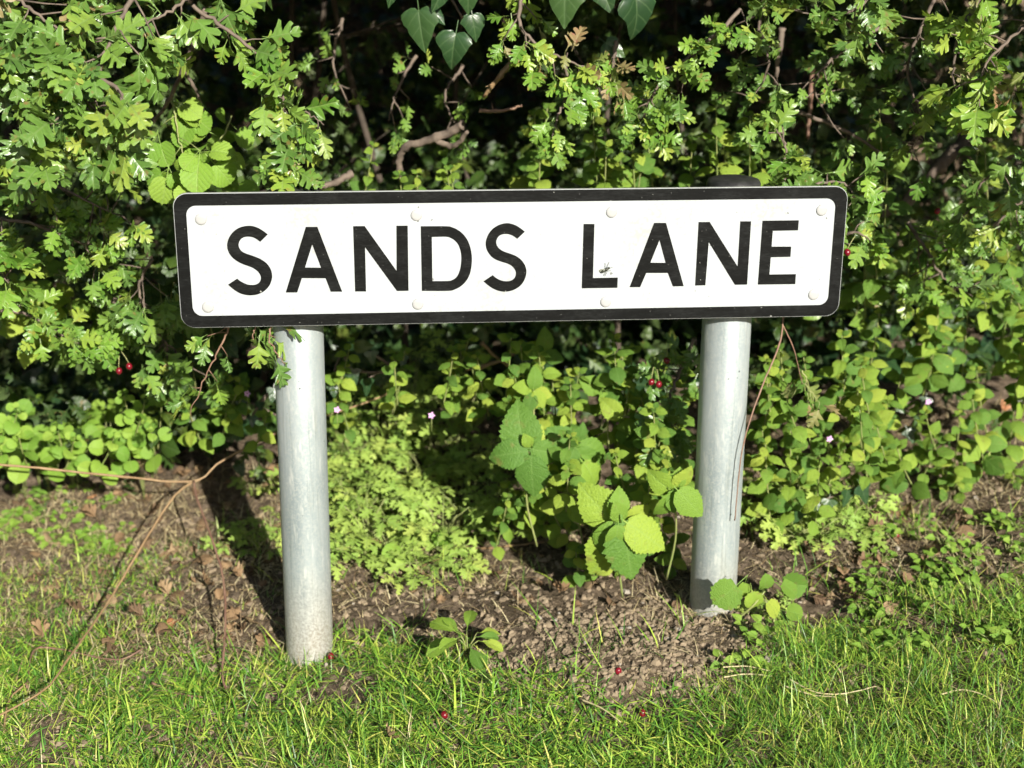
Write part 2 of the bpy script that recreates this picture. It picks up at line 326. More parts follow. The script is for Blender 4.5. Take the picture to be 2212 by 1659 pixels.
# ------------------------------------------------------------------ the sign
def homography(src, dst):
    A = []
    for (x, y), (X, Y) in zip(src, dst):
        A.append([x, y, 1, 0, 0, 0, -X * x, -X * y, -X]); A.append([0, 0, 0, x, y, 1, -Y * x, -Y * y, -Y])
    return np.linalg.svd(np.array(A))[2][-1].reshape(3, 3)
PW, PH = 0.945, 0.1905
HM = homography([(431, 484), (2121, 466), (2095, 789), (455, 819.5)], [(-PW / 2, PH / 2), (PW / 2, PH / 2), (PW / 2, -PH / 2), (-PW / 2, -PH / 2)])
def onplate(pts, ox, oy, s=4.147):
    out = []
    for x, y in pts:
        q = HM @ np.array([ox + x / s, oy + y / s, 1]); out.append((q[0] / q[2], q[1] / q[2]))
    return out
def extrude(name, outer, holes, y0, y1, mat, parent, chamfer=0.0):
    """flat outline in x-z, front at y0, back at y1"""
    bm = bmesh.new(); loops = []; edges = []
    for lp in [outer] + holes:
        vs = [bm.verts.new((x, y0, z)) for x, z in lp]; loops.append(vs)
        for i in range(len(vs)): edges.append(bm.edges.new((vs[i], vs[(i + 1) % len(vs)])))
    bmesh.ops.triangle_fill(bm, use_beauty=True, use_dissolve=False, edges=edges)
    for vs in loops:
        bk = [bm.verts.new((v.co.x, y1, v.co.z)) for v in vs]
        for i in range(len(vs)):
            j = (i + 1) % len(vs); bm.faces.new((vs[i], vs[j], bk[j], bk[i]))
    bmesh.ops.recalc_face_normals(bm, faces=bm.faces)
    for f in bm.faces:
        if abs(f.normal.y) > 0.9 and f.normal.y > 0: f.normal_flip()
    me = bpy.data.meshes.new(name); bm.to_mesh(me); bm.free(); me.materials.append(mat)
    return link(name, me, parent)
def rrect(w, h, r, n=8):
    out = []
    for cx, cz, a0 in ((w / 2 - r, h / 2 - r, 0), (-w / 2 + r, h / 2 - r, 90), (-w / 2 + r, -h / 2 + r, 180), (w / 2 - r, -h / 2 + r, 270)):
        for k in range(n + 1):
            a = math.radians(a0 + 90 * k / n); out.append((cx + r * math.cos(a), cz + r * math.sin(a)))
    return out
def smooth_loop(pts, hard, n=3):
    """round a traced outline between its hard corners"""
    m = len(pts); out = []
    P = [np.array(p) for p in pts]
    for i in range(m):
        out.append(tuple(P[i])); j = (i + 1) % m
        if i in hard and j in hard: continue
        a = P[i - 1] if i not in hard else 2 * P[i] - P[j]
        d = P[(j + 1) % m] if j not in hard else 2 * P[j] - P[i]
        for k in range(1, n):
            t = k / n; out.append(tuple(0.5 * (2 * P[i] + (P[j] - a) * t + (2 * a - 5 * P[i] + 4 * P[j] - d) * t * t + (3 * P[i] - a - 3 * P[j] + d) * t ** 3)))
    return out
def lathe(prof, seg=32):
    V, T = [], []
    for r, z in prof:
        for k in range(seg): V.append((r * math.cos(2 * math.pi * k / seg), r * math.sin(2 * math.pi * k / seg), z))
    for i in range(len(prof) - 1):
        for k in range(seg):
            q = (k + 1) % seg; a, b, c, d = i * seg + k, i * seg + q, (i + 1) * seg + q, (i + 1) * seg + k
            T += [(a, b, c), (a, c, d)]
    V.append((0, 0, prof[-1][1])); c = len(V) - 1; o = (len(prof) - 1) * seg
    for k in range(seg): T.append((o + k, o + (k + 1) % seg, c))
    return np.array(V), np.array(T)

def street_sign():
    root = empty('street_name_sign', (0, 0.06, 0), 'white street name plate with black border and lettering SANDS LANE on two grey posts', 'street sign')
    base = Vector((0, 0.06, 0))
    plate = extrude('name_plate', rrect(PW, PH, 0.019), [], 0.0, 0.0035, M_WHITE, root); plate.location = Vector((0, 0, Z0)) - base
    S1 = [(1035, 605), (990, 570), (940, 540), (890, 521), (840, 515), (780, 522), (720, 545), (670, 585), (635, 635), (617, 690), (615, 730), (625, 775), (650, 820), (685, 857), (730, 888), (780, 912), (830, 930), (870, 945), (905, 965), (935, 990), (955, 1018), (965, 1045), (962, 1075), (945, 1105), (915, 1123), (875, 1130), (830, 1125), (785, 1108), (745, 1085), (718, 1063), (625, 1125), (665, 1160), (710, 1193), (760, 1218), (810, 1231), (860, 1235), (920, 1228), (975, 1207), (1025, 1170), (1060, 1122), (1078, 1070), (1081, 1030), (1072, 980), (1045, 930), (1010, 893), (965, 863), (915, 840), (860, 820), (810, 803), (770, 783), (745, 755), (733, 720), (738, 685), (758, 652), (790, 632), (835, 626), (880, 633), (920, 652), (957, 681)]
    S2 = [(1876, 576), (1830, 540), (1780, 510), (1730, 493), (1690, 488), (1635, 497), (1580, 521), (1530, 560), (1495, 610), (1475, 665), (1472, 710), (1482, 760), (1508, 805), (1545, 845), (1590, 870), (1640, 888), (1690, 903), (1730, 922), (1760, 948), (1780, 980), (1785, 1010), (1776, 1045), (1752, 1073), (1715, 1088), (1670, 1090), (1625, 1080), (1580, 1057), (1543, 1027), (1450, 1090), (1490, 1125), (1540, 1160), (1590, 1183), (1640, 1195), (1680, 1197), (1735, 1188), (1790, 1165), (1840, 1125), (1875, 1070), (1892, 1010), (1890, 960), (1870, 910), (1835, 865), (1790, 832), (1740, 810), (1690, 793), (1645, 775), (1610, 750), (1588, 720), (1580, 685), (1588, 650), (1610, 620), (1645, 603), (1690, 599), (1735, 609), (1770, 628), (1797, 650)]
    A1 = [(1223, 1205), (1430, 527), (1550, 527), (1807, 1197), (1690, 1197), (1637, 1058), (1390, 1056), (1342, 1205)], [(1422, 948), (1497, 707), (1590, 950)]
    N1 = [(97, 520), (215, 518), (548, 985), (546, 515), (662, 514), (671, 1188), (552, 1190), (220, 735), (231, 1195), (118, 1195)]
    D1 = [(798, 520), (1060, 520), (1120, 530), (1180, 557), (1235, 600), (1280, 660), (1312, 740), (1327, 830), (1325, 920), (1308, 1010), (1270, 1085), (1215, 1140), (1150, 1175), (1080, 1189), (810, 1189)]
    D1h = [(912, 630), (1060, 627), (1110, 640), (1155, 670), (1190, 715), (1212, 780), (1219, 850), (1213, 930), (1195, 1000), (1165, 1050), (1120, 1080), (1070, 1088), (918, 1089)]
    L1 = [(247, 497), (358, 497), (343, 1057), (600, 1052), (596, 1157), (228, 1162)]
    A2 = [(724, 1150), (977, 486), (1100, 486), (1283, 1140), (1172, 1142), (1120, 1003), (895, 1003), (832, 1150)], [(937, 898), (1033, 660), (1097, 900)]
    N2 = [(236, 518), (350, 518), (640, 980), (668, 511), (778, 511), (737, 1165), (612, 1167), (340, 722), (305, 1172), (200, 1175)]
    E1 = [(898, 505), (1272, 500), (1265, 603), (1003, 608), (990, 773), (1193, 773), (1186, 877), (982, 882), (968, 1062), (1242, 1058), (1236, 1160), (850, 1165)]
    z1, z2, z3, z4 = (420, 440), (860, 440), (1400, 440), (1690, 430)
    def letter(ch, outer, holes=()):
        o = extrude('letter_' + ch, outer, list(holes), -0.0010, 0.0, M_BLACK, plate)
        o['label'] = 'raised black letter ' + ch.upper(); return o
    letter('s', smooth_loop(onplate(S1, *z1), {0, len(S1) - 1, 29, 30}))
    letter('a', onplate(A1[0], *z1), [onplate(A1[1], *z1)])
    letter('n', onplate(N1, *z2))
    letter('d', smooth_loop(onplate(D1, *z2), {0, 14}), [smooth_loop(onplate(D1h, *z2), {0, 12})])
    letter('s', smooth_loop(onplate(S2, *z2), {0, len(S2) - 1, 27, 28}))
    letter('l', onplate(L1, *z3))
    letter('a', onplate(A2[0], *z3), [onplate(A2[1], *z3)])
    letter('n', onplate(N2, *z4)); letter('e', onplate(E1, *z4))
    extrude('border', rrect(PW - 0.0010, PH - 0.0010, 0.0185), [rrect(PW - 0.0335, PH - 0.0335, 0.0135)], -0.0008, 0.0, M_BLACK, plate)
    extrude('edge_trim', rrect(PW + 0.0012, PH + 0.0012, 0.0196), [rrect(PW + 0.0002, PH + 0.0002, 0.0191)], 0.0009, 0.0042, M_EDGE, plate)
    # rivet caps
    V, T = lathe([(0.0080, 0), (0.0080, 0.0010), (0.0075, 0.0018), (0.0055, 0.0023), (0.0025, 0.0025)], 24)
    rv = mk('rivet', V, T, mat=M_RIVET); turn = Matrix.Rotation(math.radians(90), 4, 'X')
    for pts, off in (([(341, 447), (415, 1358)], z1), ([(753, 406), (768, 1328)], z2), ([(537, 374), (477, 1303)], z3), ([(1510, 396), (1427, 1270)], z4)):
        for x, z in onplate(pts, *off): link('rivet', rv, plate, Matrix.Translation((x, 0.0, z)) @ turn)
    # rails and clips on the back
    for z in (0.055, -0.055):
        bm = bmesh.new(); bmesh.ops.create_cube(bm, size=1)
        bmesh.ops.scale(bm, vec=(PW - 0.06, 0.012, 0.022), verts=bm.verts); bmesh.ops.translate(bm, vec=(0, 0.0105, z), verts=bm.verts)
        me = bpy.data.meshes.new('back_rail'); bm.to_mesh(me); bm.free(); me.materials.append(M_EDGE); link('back_rail', me, plate)
    # posts
    for x, top, foot, lean in ((-0.3135, 0.728, 0.0, -0.0055), (0.3225, 0.7365, 0.05, 0.0035)):
        po = link('post', None, root) if False else None
        V, T = lathe([(0.0368, foot - 0.12), (0.0368, foot - 0.03), (0.0368, foot + 0.25), (0.0368, top - 0.002), (0.0355, top)], 48)
        V[:, 0] += lean * (top - V[:, 2]) / (top - foot)
        post = link('post', mk('post', V, T, mat=M_GALV), root, Matrix.Translation(Vector((x, 0.066, 0)) - base))
        V, T = lathe([(0.0390, -0.035), (0.0396, -0.006), (0.0392, 0.004), (0.0368, 0.0085), (0.030, 0.0105), (0.012, 0.0115)], 40)
        link('post_cap', mk('post_cap', V, T, mat=M_CAP), post, Matrix.Translation((0, 0, top)))
        V, T = lathe([(0.0383, -0.011), (0.0392, -0.009), (0.0392, 0.009), (0.0383, 0.011)], 40)
        for dz in (0.055, -0.055): link('clamp_band', mk('clamp_band', V, T, mat=M_EDGE), post, Matrix.Translation((0, 0, Z0 + dz)))
street_sign()

# ------------------------------------------------------------------ leaf shapes (unit length along +y, upper face +z)
HAW_R = [(0.04, 0.09), (0.08, 0.18), (0.20, 0.25), (0.33, 0.34), (0.385, 0.43), (0.33, 0.475), (0.20, 0.455), (0.085, 0.43), (0.19, 0.53), (0.30, 0.645), (0.325, 0.735), (0.25, 0.765), (0.15, 0.715), (0.075, 0.66), (0.14, 0.79), (0.175, 0.90), (0.13, 0.95), (0.06, 0.92)]
HAW_L = [(0.08, 0.17), (0.36, 0.38), (0.09, 0.44), (0.33, 0.70), (0.08, 0.67), (0.17, 0.90)]
IVY_R = [(0.08, -0.06), (0.20, -0.075), (0.33, -0.03), (0.43, 0.07), (0.47, 0.18), (0.44, 0.29), (0.36, 0.39), (0.30, 0.50), (0.23, 0.63), (0.15, 0.77), (0.075, 0.89), (0.025, 0.97)]
IVY3 = [(0.12, -0.06), (0.34, -0.05), (0.56, 0.10), (0.46, 0.22), (0.30, 0.34), (0.27, 0.46), (0.20, 0.66), (0.10, 0.85)]
OVATE = [(0.09, 0.0), (0.24, 0.06), (0.34, 0.18), (0.36, 0.34), (0.30, 0.55), (0.19, 0.76), (0.08, 0.92)]
SLIM = [(0.05, 0.05), (0.12, 0.2), (0.17, 0.42), (0.18, 0.62), (0.13, 0.82), (0.06, 0.94)]
def toothed(w=0.41, n=12, tooth=0.013, pw=0.74, cord=0.06):
    out = []
    for i in range(n * 2):
        t = (i + 0.5) / (n * 2); x = w * math.sin(math.pi * t ** pw) ** 0.84 * (1 - 0.12 * t); y = t - cord * math.cos(math.pi * min(t * 3, 1)) * (t < 0.33) * 0.8
        x += tooth * (1 if i % 2 else -1) * (0.4 + math.sin(math.pi * t))
        out.append((max(x, 0.01), y + (0.012 if i % 2 else 0)))
    return out
def round_pts(n=11, cren=0.011):
    out = []
    for i in range(n * 2):
        a = math.radians(-68 + 155 * i / (n * 2 - 1)); r = 0.5 + (cren if i % 2 else -cren)
        out.append((max(r * math.cos(a) * 1.05, 0.01), 0.42 + r * math.sin(a)))
    return out
def leaf_shape(R, k=0.6, pet=0.22, fold=0.2, bend=0.5, wave=0.03, rings=True, seed=0, jit=0.03, roll=0.0):
    rs = random.Random(seed); V, T, U = [], [], []
    for s in (1, -1):
        pts = [(0.012, 0.0)] + [(x * (1 + rs.uniform(-jit, jit) * 3), y + rs.uniform(-jit, jit) * 0.5) for x, y in R] + [(0.0, 1.0)]
        m = 0.0; rows = []
        for i, (x, y) in enumerate(pts):
            m = min(max(m, y - k * abs(x)), 1.0) if i < len(pts) - 1 else 1.0
            ph = rs.uniform(-1, 1) * wave
            row = [(0, m, 0)] + ([(x * 0.5, (m + y) / 2, fold * x * 0.5 + ph * 0.3)] if rings else []) + [(x, y, fold * x + ph - roll * x * x * 2)]
            rows.append([(s * a, b, c) for a, b, c in row])
        b0 = len(V); w = len(rows[0])
        for row in rows:
            for q in row: V.append(q); U.append((q[0], q[1]))
        for i in range(len(rows) - 1):
            for j in range(w - 1):
                a, b, c, d = b0 + i * w + j, b0 + i * w + j + 1, b0 + (i + 1) * w + j + 1, b0 + (i + 1) * w + j
                T += [(a, b, c), (a, c, d)] if s > 0 else [(a, c, b), (a, d, c)]
    if pet:
        b0 = len(V); V += [(-0.013, -pet, 0.02), (0.013, -pet, 0.02), (0.013, 0.02, 0.003), (-0.013, 0.02, 0.003)]; U += [(0.0, 0.0)] * 4
        T += [(b0, b0 + 1, b0 + 2), (b0, b0 + 2, b0 + 3)]
    V = np.array(V, float)
    if bend:
        y = V[:, 1].copy(); yy = np.maximum(y, 0)
        V[:, 1] = np.where(y > 0, np.sin(bend * yy) / bend, y) - V[:, 2] * 0
        V[:, 2] += np.where(y > 0, (np.cos(bend * yy) - 1) / bend, 0)
    V[:, 1] += pet                                            # stalk starts at the origin
    return V, np.array(T), np.array(U)
def cut_leaf(seed):
    """a leaf of three lobed leaflets"""
    rs = random.Random(seed); Vs, Ts, Us, o = [], [], [], 0
    for ang, sc in ((0, 0.62), (62, 0.55), (-62, 0.55), (118, 0.34), (-118, 0.34)):
        V, T, U = leaf_shape(HAW_L, pet=0.16, fold=0.1, bend=0.5, wave=0.03, rings=False, seed=seed * 10 + ang, jit=0.05)
        a = math.radians(ang + rs.uniform(-8, 8)); V = V * sc
        V = np.stack([V[:, 0] * math.cos(a) + V[:, 1] * math.sin(a), -V[:, 0] * math.sin(a) + V[:, 1] * math.cos(a), V[:, 2] + rs.uniform(-0.02, 0.02)], 1)
        V[:, 1] += 0.35
        Vs.append(V); Ts.append(T + o); Us.append(U); o += len(V)
    V = np.array([(-0.008, -0.4, -0.1), (0.008, -0.4, -0.1), (0.008, 0.37, 0), (-0.008, 0.37, 0)]); Vs.append(V); Ts.append(np.array([(0, 1, 2), (0, 2, 3)]) + o); Us.append(np.zeros((4, 2)))
    return np.vstack(Vs), np.vstack(Ts), np.vstack(Us)
def lib(n, f): return [f(i) for i in range(n)]
SH = dict(
    haw=lib(6, lambda i: leaf_shape(HAW_R, fold=[.25, .1, .35, .2, .05, .3][i], bend=[.5, .9, .3, .7, 1.1, .2][i], wave=.04, seed=i)),
    haw_low=lib(4, lambda i: leaf_shape(HAW_L, fold=.2, bend=[.4, .8, .2, 1][i], rings=False, seed=20 + i, pet=.15, jit=.06)),
    ovate_low=lib(3, lambda i: leaf_shape(OVATE[::2] + [OVATE[-1]], fold=.2, bend=[.5, .9, .2][i], rings=False, seed=30 + i, pet=.15)),
    ivy=lib(3, lambda i: leaf_shape(IVY_R, k=.25, fold=[.15, .4, .25][i], bend=[.6, 1.0, .4][i], roll=.35, wave=.012, seed=40 + i, pet=.35)),
    ivy3=lib(2, lambda i: leaf_shape(IVY3, k=.2, fold=[.1, .2][i], bend=.3, wave=.02, seed=45 + i, pet=.35)),
    balm=lib(5, lambda i: leaf_shape(toothed(.40 - .03 * (i % 2)), k=.6, fold=[.15, .3, .05, .2, .1][i], bend=[.9, 1.3, .5, 1.1, .3][i], roll=.25, wave=.006, seed=50 + i, pet=.15, jit=.015)),
    round=lib(4, lambda i: leaf_shape(round_pts(), k=.5, fold=[.12, .2, .05, .16][i], bend=[.4, .7, .2, .9][i], wave=.007, seed=60 + i, pet=.5, jit=.015)),
    scallop=lib(3, lambda i: leaf_shape(round_pts(8, .022), k=.5, fold=[.12, .25, .3][i], bend=[.5, .9, .3][i], wave=.012, seed=65 + i, pet=.5, jit=.015)),
    small=lib(3, lambda i: leaf_shape(OVATE, k=.5, fold=.2, bend=[.3, .6, .9][i], wave=.02, seed=70 + i, pet=.2)),
    slim=lib(3, lambda i: leaf_shape(SLIM, k=.5, fold=.25, bend=[.5, .9, 1.2][i], wave=.03, seed=75 + i, pet=.1)),
    dock=lib(4, lambda i: leaf_shape([(0.04, 0.04), (0.10, 0.16), (0.20, 0.32), (0.25, 0.5), (0.25, 0.66), (0.19, 0.82), (0.09, 0.94)], k=.5, fold=.25, bend=[.5, .9, 1.2, .3][i], wave=.03, seed=90 + i, pet=.2)),
    cut=lib(4, cut_leaf),
    deadlobe=lib(4, lambda i: leaf_shape(HAW_R, fold=[.6, -.4, .8, .2][i], bend=[1.5, 1.0, -1.3, 2.0][i], wave=.12, seed=95 + i, pet=.15, jit=.07)),
    dead=lib(5, lambda i: leaf_shape(OVATE, k=.5, fold=[.5, -.3, .9, .3, -.6][i], bend=[1.4, .9, .4, -1.2, 1.8][i], wave=.09, seed=80 + i, pet=.1, roll=[.3, 0, .6, 0, .2][i])),
)
_mesh_cache = {}
def leaf_meshes(shape, mat):
    k = (shape, mat.name)
    if k not in _mesh_cache: _mesh_cache[k] = [mk('leaf', V, T, uv=U, mat=mat) for V, T, U in SH[shape]]
    return _mesh_cache[k]
def add_leaf(root, base, shape, mat, M, name='leaf'):
    me = random.choice(leaf_meshes(shape, mat)); M = M.copy(); M[:3, 3] -= base
    return link(name, me, root, Matrix(M.tolist()))
TOCAM = unit(np.array([-0.1, -1.0, 0.35]))
FACE = unit(SUN * 0.7 + TOCAM * 0.5)
def rv(s=1.0): return rng.normal(0, s, 3)

class Stuff:
    """leaves too many or too small to pick apart, collected into one mesh"""
    def __init__(s): s.V, s.T, s.U, s.t, s.o = [], [], [], [], 0
    def add(s, shape, M):
        V, T, U = random.choice(SH[shape]); s.V.append(V @ M[:3, :3].T + M[:3, 3]); s.T.append(T + s.o); s.U.append(U); s.t.append(np.full(len(V), random.random())); s.o += len(V)
    def build(s, name, mat, parent=None, base=None):
        V = np.vstack(s.V)
        if base is not None: V = V - np.asarray(base)
        o = link(name, mk(name, V, np.vstack(s.T), uv=np.vstack(s.U), tint=np.concatenate(s.t), mat=mat), parent); o['kind'] = 'stuff'; return o

_berry = None
def add_berry(root, base, p, r=0.0052, stalk=None):
    global _berry
    if _berry is None:
        V, T = lathe([(0.001, -1.12), (0.45, -1.0), (0.85, -0.55), (1.0, 0.0), (0.88, 0.55), (0.55, 0.95), (0.36, 1.08), (0.3, 1.0)], 12); b = mk('berry', V, T, mat=M_BERRY)
        V, T = lathe([(0.36, 1.02), (0.40, 1.12), (0.22, 1.22)], 8); _berry = (b, mk('berry_tip', V, T, mat=M_BERRYT))
    d = unit(rv(.4) + np.array([0, -.4, -1]))
    q = Vector((0, 0, 1)).rotation_difference(Vector(d)).to_matrix().to_4x4()
    o = link('berry', _berry[0], root, Matrix.Translation(Vector(p - base)) @ q @ Matrix.Diagonal((r, r, r, 1)))
    link('berry_tip', _berry[1], o)
    if stalk is not None:
        P = spline([stalk - base, (stalk + p) / 2 - base + np.array([0, 0, .004]), p - base + np.array([0, 0, r])], 6); V, T = tube(P, 0.0007, 4)
        link('berry_stalk', mk('berry_stalk', V, T, mat=M_STEM), root)

def spray(name, label, path, nodes, size, shape='haw', mat=None, cat='branch', group=None, per=4, r0=0.0035, stem_mat=None, shoot=0.035, down=0.35, jit=0.5, berries=(), alt=None, alt_p=0.0, start=0.0, thorns=0):
    """a stem through picture points (x, y, depth) that carries tufts of leaves"""
    mat = mat or M_HAW; stem_mat = stem_mat or M_BARK
    P = np.array([at(*q) for q in path]); base = P[0].copy()
    Q = spline(P, max(12, len(P) * 6)); n = len(Q)
    Q[1:-1] += rng.normal(0, 0.0012, (n - 2, 3))
    root = empty(name, base, label, cat, group)
    V, T = tube(Q - base, np.linspace(r0, r0 * 0.3, n), 6); link('stem', mk('stem', V, T, mat=stem_mat), root)
    tw = []
    for i in range(nodes):
        t = start + (1 - start) * (i + 0.5 * random.random() + 0.25) / nodes; k = min(int(t * (n - 1)), n - 2); p = Q[k]; tg = unit(Q[k + 1] - Q[k])
        side = rv(); side = unit(side - tg * (side @ tg)); side = unit(side + 0.3 * TOCAM - down * 0.5 * np.array([0, 0, 1]))
        l = shoot * random.uniform(0.15, 1.0); e = p + side * l + tg * l * 0.4
        if l > 0.012: V, T = tube(np.array([p, (p + e) / 2 + rv(.0015), e]) - base, [r0 * .4, r0 * .33, r0 * .25], 5); link('shoot', mk('shoot', V, T, mat=stem_mat), root)
        for j in range(per + random.choice((-1, 0, 0, 1))):
            d = unit(0.9 * unit(rv()) + 0.7 * side + 0.4 * tg + np.array([0, -0.25, -down])); nn = unit(FACE * .9 + np.array([0, 0, .25]) + rv(jit * 1.1))
            m = alt if alt and random.random() < alt_p else mat
            add_leaf(root, base, shape, m, frame(e + rv(.003), d, nn, size * random.uniform(0.6, 1.12)))
    for i in range(thorns):
        k = random.randrange(2, n - 2); d = unit(rv()); V, T = tube(np.array([Q[k], Q[k] + d * .014]) - base, [r0 * .35, 0.0002], 5); link('thorn', mk('thorn', V, T, mat=stem_mat), root)
    for b in berries:
        p = at(*b); add_berry(root, base, p, stalk=p + np.array([random.uniform(-.012, .012), .004, .024]))
    return root

def herb(name, label, stems, mat, shape='balm', size=0.045, cat='plant', group=None, step=0.035, stem_r=0.0016, grow=1.0, face=0.55, tip=True, spread=0.8):
    """an upright plant: stems through picture points, leaves in crossed pairs that get smaller to the tip"""
    P0 = np.array(at(*stems[0][0])); base = np.array([P0[0], P0[1], P0[2]]); root = empty(name, base, label, cat, group)
    for st in stems:
        P = np.array([at(*q) for q in st]); Q = spline(P, 24); L = np.linalg.norm(np.diff(Q, axis=0), axis=1).sum()
        V, T = tube(Q - base, np.linspace(stem_r, stem_r * .6, 24), 5); link('stem', mk('stem', V, T, mat=M_STEM), root)
        m = max(2, int(L / step)); a0 = random.uniform(0, 3)
        for i in range(m + 1):
            t = (i + 0.6) / (m + 0.6); k = min(int(t * 23), 22); p = Q[k]; tg = unit(Q[k + 1] - Q[k])
            e1 = unit(np.cross(tg, [0.2, 1, 0.1])); e2 = np.cross(tg, e1); s = size * (1.05 - 0.45 * t ** 2) * random.uniform(.8, 1.1)
            for h in (0, math.pi):
                a = a0 + i * math.pi / 2 + h + random.uniform(-.3, .3); out = e1 * math.cos(a) + e2 * math.sin(a)
                d = unit(out * spread + tg * 0.25 + np.array([0, -0.15, -0.15]) + rv(.12)); nn = unit(tg * 0.8 + FACE * face * 1.3 + rv(.5))
                add_leaf(root, base, shape, mat, frame(p, d, nn, s))
        if tip:
            for h in range(3):
                a = a0 + h * 2.1; d = unit(e1 * math.cos(a) + e2 * math.sin(a) + tg * .9); add_leaf(root, base, shape, mat, frame(Q[-1], d, unit(tg * .5 + FACE), size * .35))
    return root

def rosette(name, label, p, mat, shape, size, n, cat='plant', group=None, lift=0.5, h=0.02, parts=True, spread=1.0):
    """leaves on stalks that rise from one root"""
    p = np.asarray(p, float); root = empty(name, p, label, cat, group); tw = []
    for i in range(n):
        a = 2 * math.pi * (i + random.uniform(-.3, .3)) / n; o = np.array([math.cos(a), math.sin(a), 0]); hh = h * random.uniform(.4, 1.2)
        e = p + o * size * spread * random.uniform(.15, .5) + np.array([0, 0, hh])
        tw.append(tube(np.array([p, (p + e) / 2 + np.array([0, 0, hh * .2]), e]) - p, [.0011, .0009, .0007], 4))
        d = unit(o + np.array([0, 0, lift * random.uniform(-.2, 1)]) + rv(.15)); nn = unit(np.array([0, 0, 1.0]) + FACE * .7 + rv(.2))
        add_leaf(root, p, shape, mat, frame(e, d, nn, size * random.uniform(.65, 1.15)))
    V, T = join(tw); link('stalk', mk('stalk', V, T, mat=M_STEM), root)
    return root

# ------------------------------------------------------------------ the hedge behind: bushes with stems, leaves and inner foliage
CAV = [(at(860, 150, .6), .25, .22), (at(1080, 280, .6), .14, .10), (at(1640, 140, .6), .15, .15), (at(1850, 250, .6), .10, .10), (at(600, 60, .6), .16, .12), (at(470, 170, .6), .08, .16), (at(930, 780, .5), .10, .05), (at(1330, 960, .5), .06, .06), (at(420, 620, .5), .08, .1), (at(2080, 420, .5), .06, .1)]
def in_cavity(p):
    if p[1] > 1.3 or p[2] > 1.14: return False
    for c, rx, rz in CAV:
        if ((p[0] - c[0]) / rx) ** 2 + ((p[2] - c[2]) / rz) ** 2 < 1: return True
    return False
def hedge_front(x, z):
    return 0.50 + 0.07 * math.sin(x * 4.1 + z * 2.2) + 0.05 * math.sin(x * 9.3 - z * 6.1 + 1) - 0.30 * sstep(1.02, 1.12, z - 0.08 * x)
def bush(label, x0, x1, shape, mat, nfront, ninner, seed):
    random.seed(seed); xm = (x0 + x1) / 2; base = np.array([xm, 0.85, gz(xm, 0.85)])
    root = empty('hawthorn_bush', base, label, 'bush', 'bushes that make up the hedge')
    for i in range(2):                                             # woody stems rising from the root
        xb = random.uniform(x0, x1); yb = random.uniform(.8, 1.2); P = [(xb, yb, gz(xb, yb) - .03)]
        for k in range(4): q = P[-1]; P.append((q[0] + random.uniform(-.11, .11), q[1] + random.uniform(-.07, .07), q[2] + random.uniform(.25, .45)))
        V, T = tube(spline(P, 20) - base, np.linspace(random.uniform(.006, .011), .003, 20), 7); link('stem', mk('stem', V, T, mat=M_BARKD), root)
        for k in range(4):
            q = np.array(P[random.randrange(1, 4)]); d = unit(np.array([random.uniform(-1, 1), random.uniform(-1.2, .2), random.uniform(-.2, .8)])); l = random.uniform(.12, .35)
            V, T = tube(spline([q, q + d * l * .5 + rv(.02), q + d * l], 8) - base, np.linspace(.003, .001, 8), 5); link('branch', mk('branch', V, T, mat=M_BARKD), root)
    cnt = 0
    while cnt < nfront:                                            # the outermost leaves, tuft by tuft
        x = random.uniform(x0, x1); z = random.uniform(.12, 1.12); y = hedge_front(x, z) + random.uniform(.02, .26); c = np.array([x, y, gz(x, y) * .6 + z])
        if in_cavity(c): continue
        for j in range(5):
            if cnt >= nfront: break
            d = unit(unit(rv()) + np.array([0, -.3, -.2])); cnt += 1
            add_leaf(root, base, shape, mat, frame(c + rv(.012), d, unit(FACE + rv(.6)), random.uniform(.024, .04)))
    st = Stuff(); k = 0
    while k < ninner:
        x = random.uniform(x0 - .05, x1 + .05); z = random.uniform(0, 1.0) ** .8 * 2.0; y = hedge_front(x, z) + .16 + random.random() ** .8 * (1.5 if z > 1.1 else .85); c = np.array([x, y, z + gz(x, min(y, 1.1)) * .5])
        k += 1
        if in_cavity(c): continue
        up = c[2] > 1.25
        for j in range(5): st.add('haw_low' if random.random() < .6 else 'ovate_low', frame(c + rv(.025), unit(rv() + np.array([0, -.3, -.3])), unit(FACE * .6 + rv(.8)), random.uniform(.03, .05) * (1.5 if up else 1)))
    k = 0
    while k < 420 * (x1 - x0):                                     # the overhang higher up, above the picture
        x = random.uniform(x0 - .05, x1 + .05); c = np.array([x, random.uniform(.2, .5), 1.09 + .07 * x + random.random() ** 1.4 * .6]); k += 1
        for j in range(6): st.add('haw_low', frame(c + rv(.03), unit(rv() + np.array([0, -.3, -.3])), unit(FACE * .6 + rv(.8)), random.uniform(.045, .065)))
    if x1 > 1.5:                                                   # it bulges forward beyond the right edge of the picture
        for k in range(420):
            c = np.array([random.uniform(.84, 1.45), random.uniform(-.35, .35), random.uniform(.86, 1.75)]); c[0] = max(c[0], .80 + .28 * c[1])
            for j in range(5): st.add('haw_low', frame(c + rv(.03), unit(rv() + np.array([0, -.3, -.3])), unit(FACE * .6 + rv(.8)), random.uniform(.04, .06)))
    st.build('inner_foliage', M_SHADED, root, base)
bush('dark hedge bush at the far left, behind the sunlit berry branches', -1.55, -.75, 'haw', M_SHADED, 190, 1700, 1)
bush('hedge bush behind the left end of the name plate', -.75, -.25, 'haw', M_SHADED, 90, 1250, 2)
bush('shadowy hedge bush behind the word SANDS with a dark hollow', -.25, .2, 'ovate_low', M_SHADED, 50, 1250, 3)
bush('hedge bush behind the word LANE', .2, .62, 'ovate_low', M_SHADED, 110, 1250, 4)
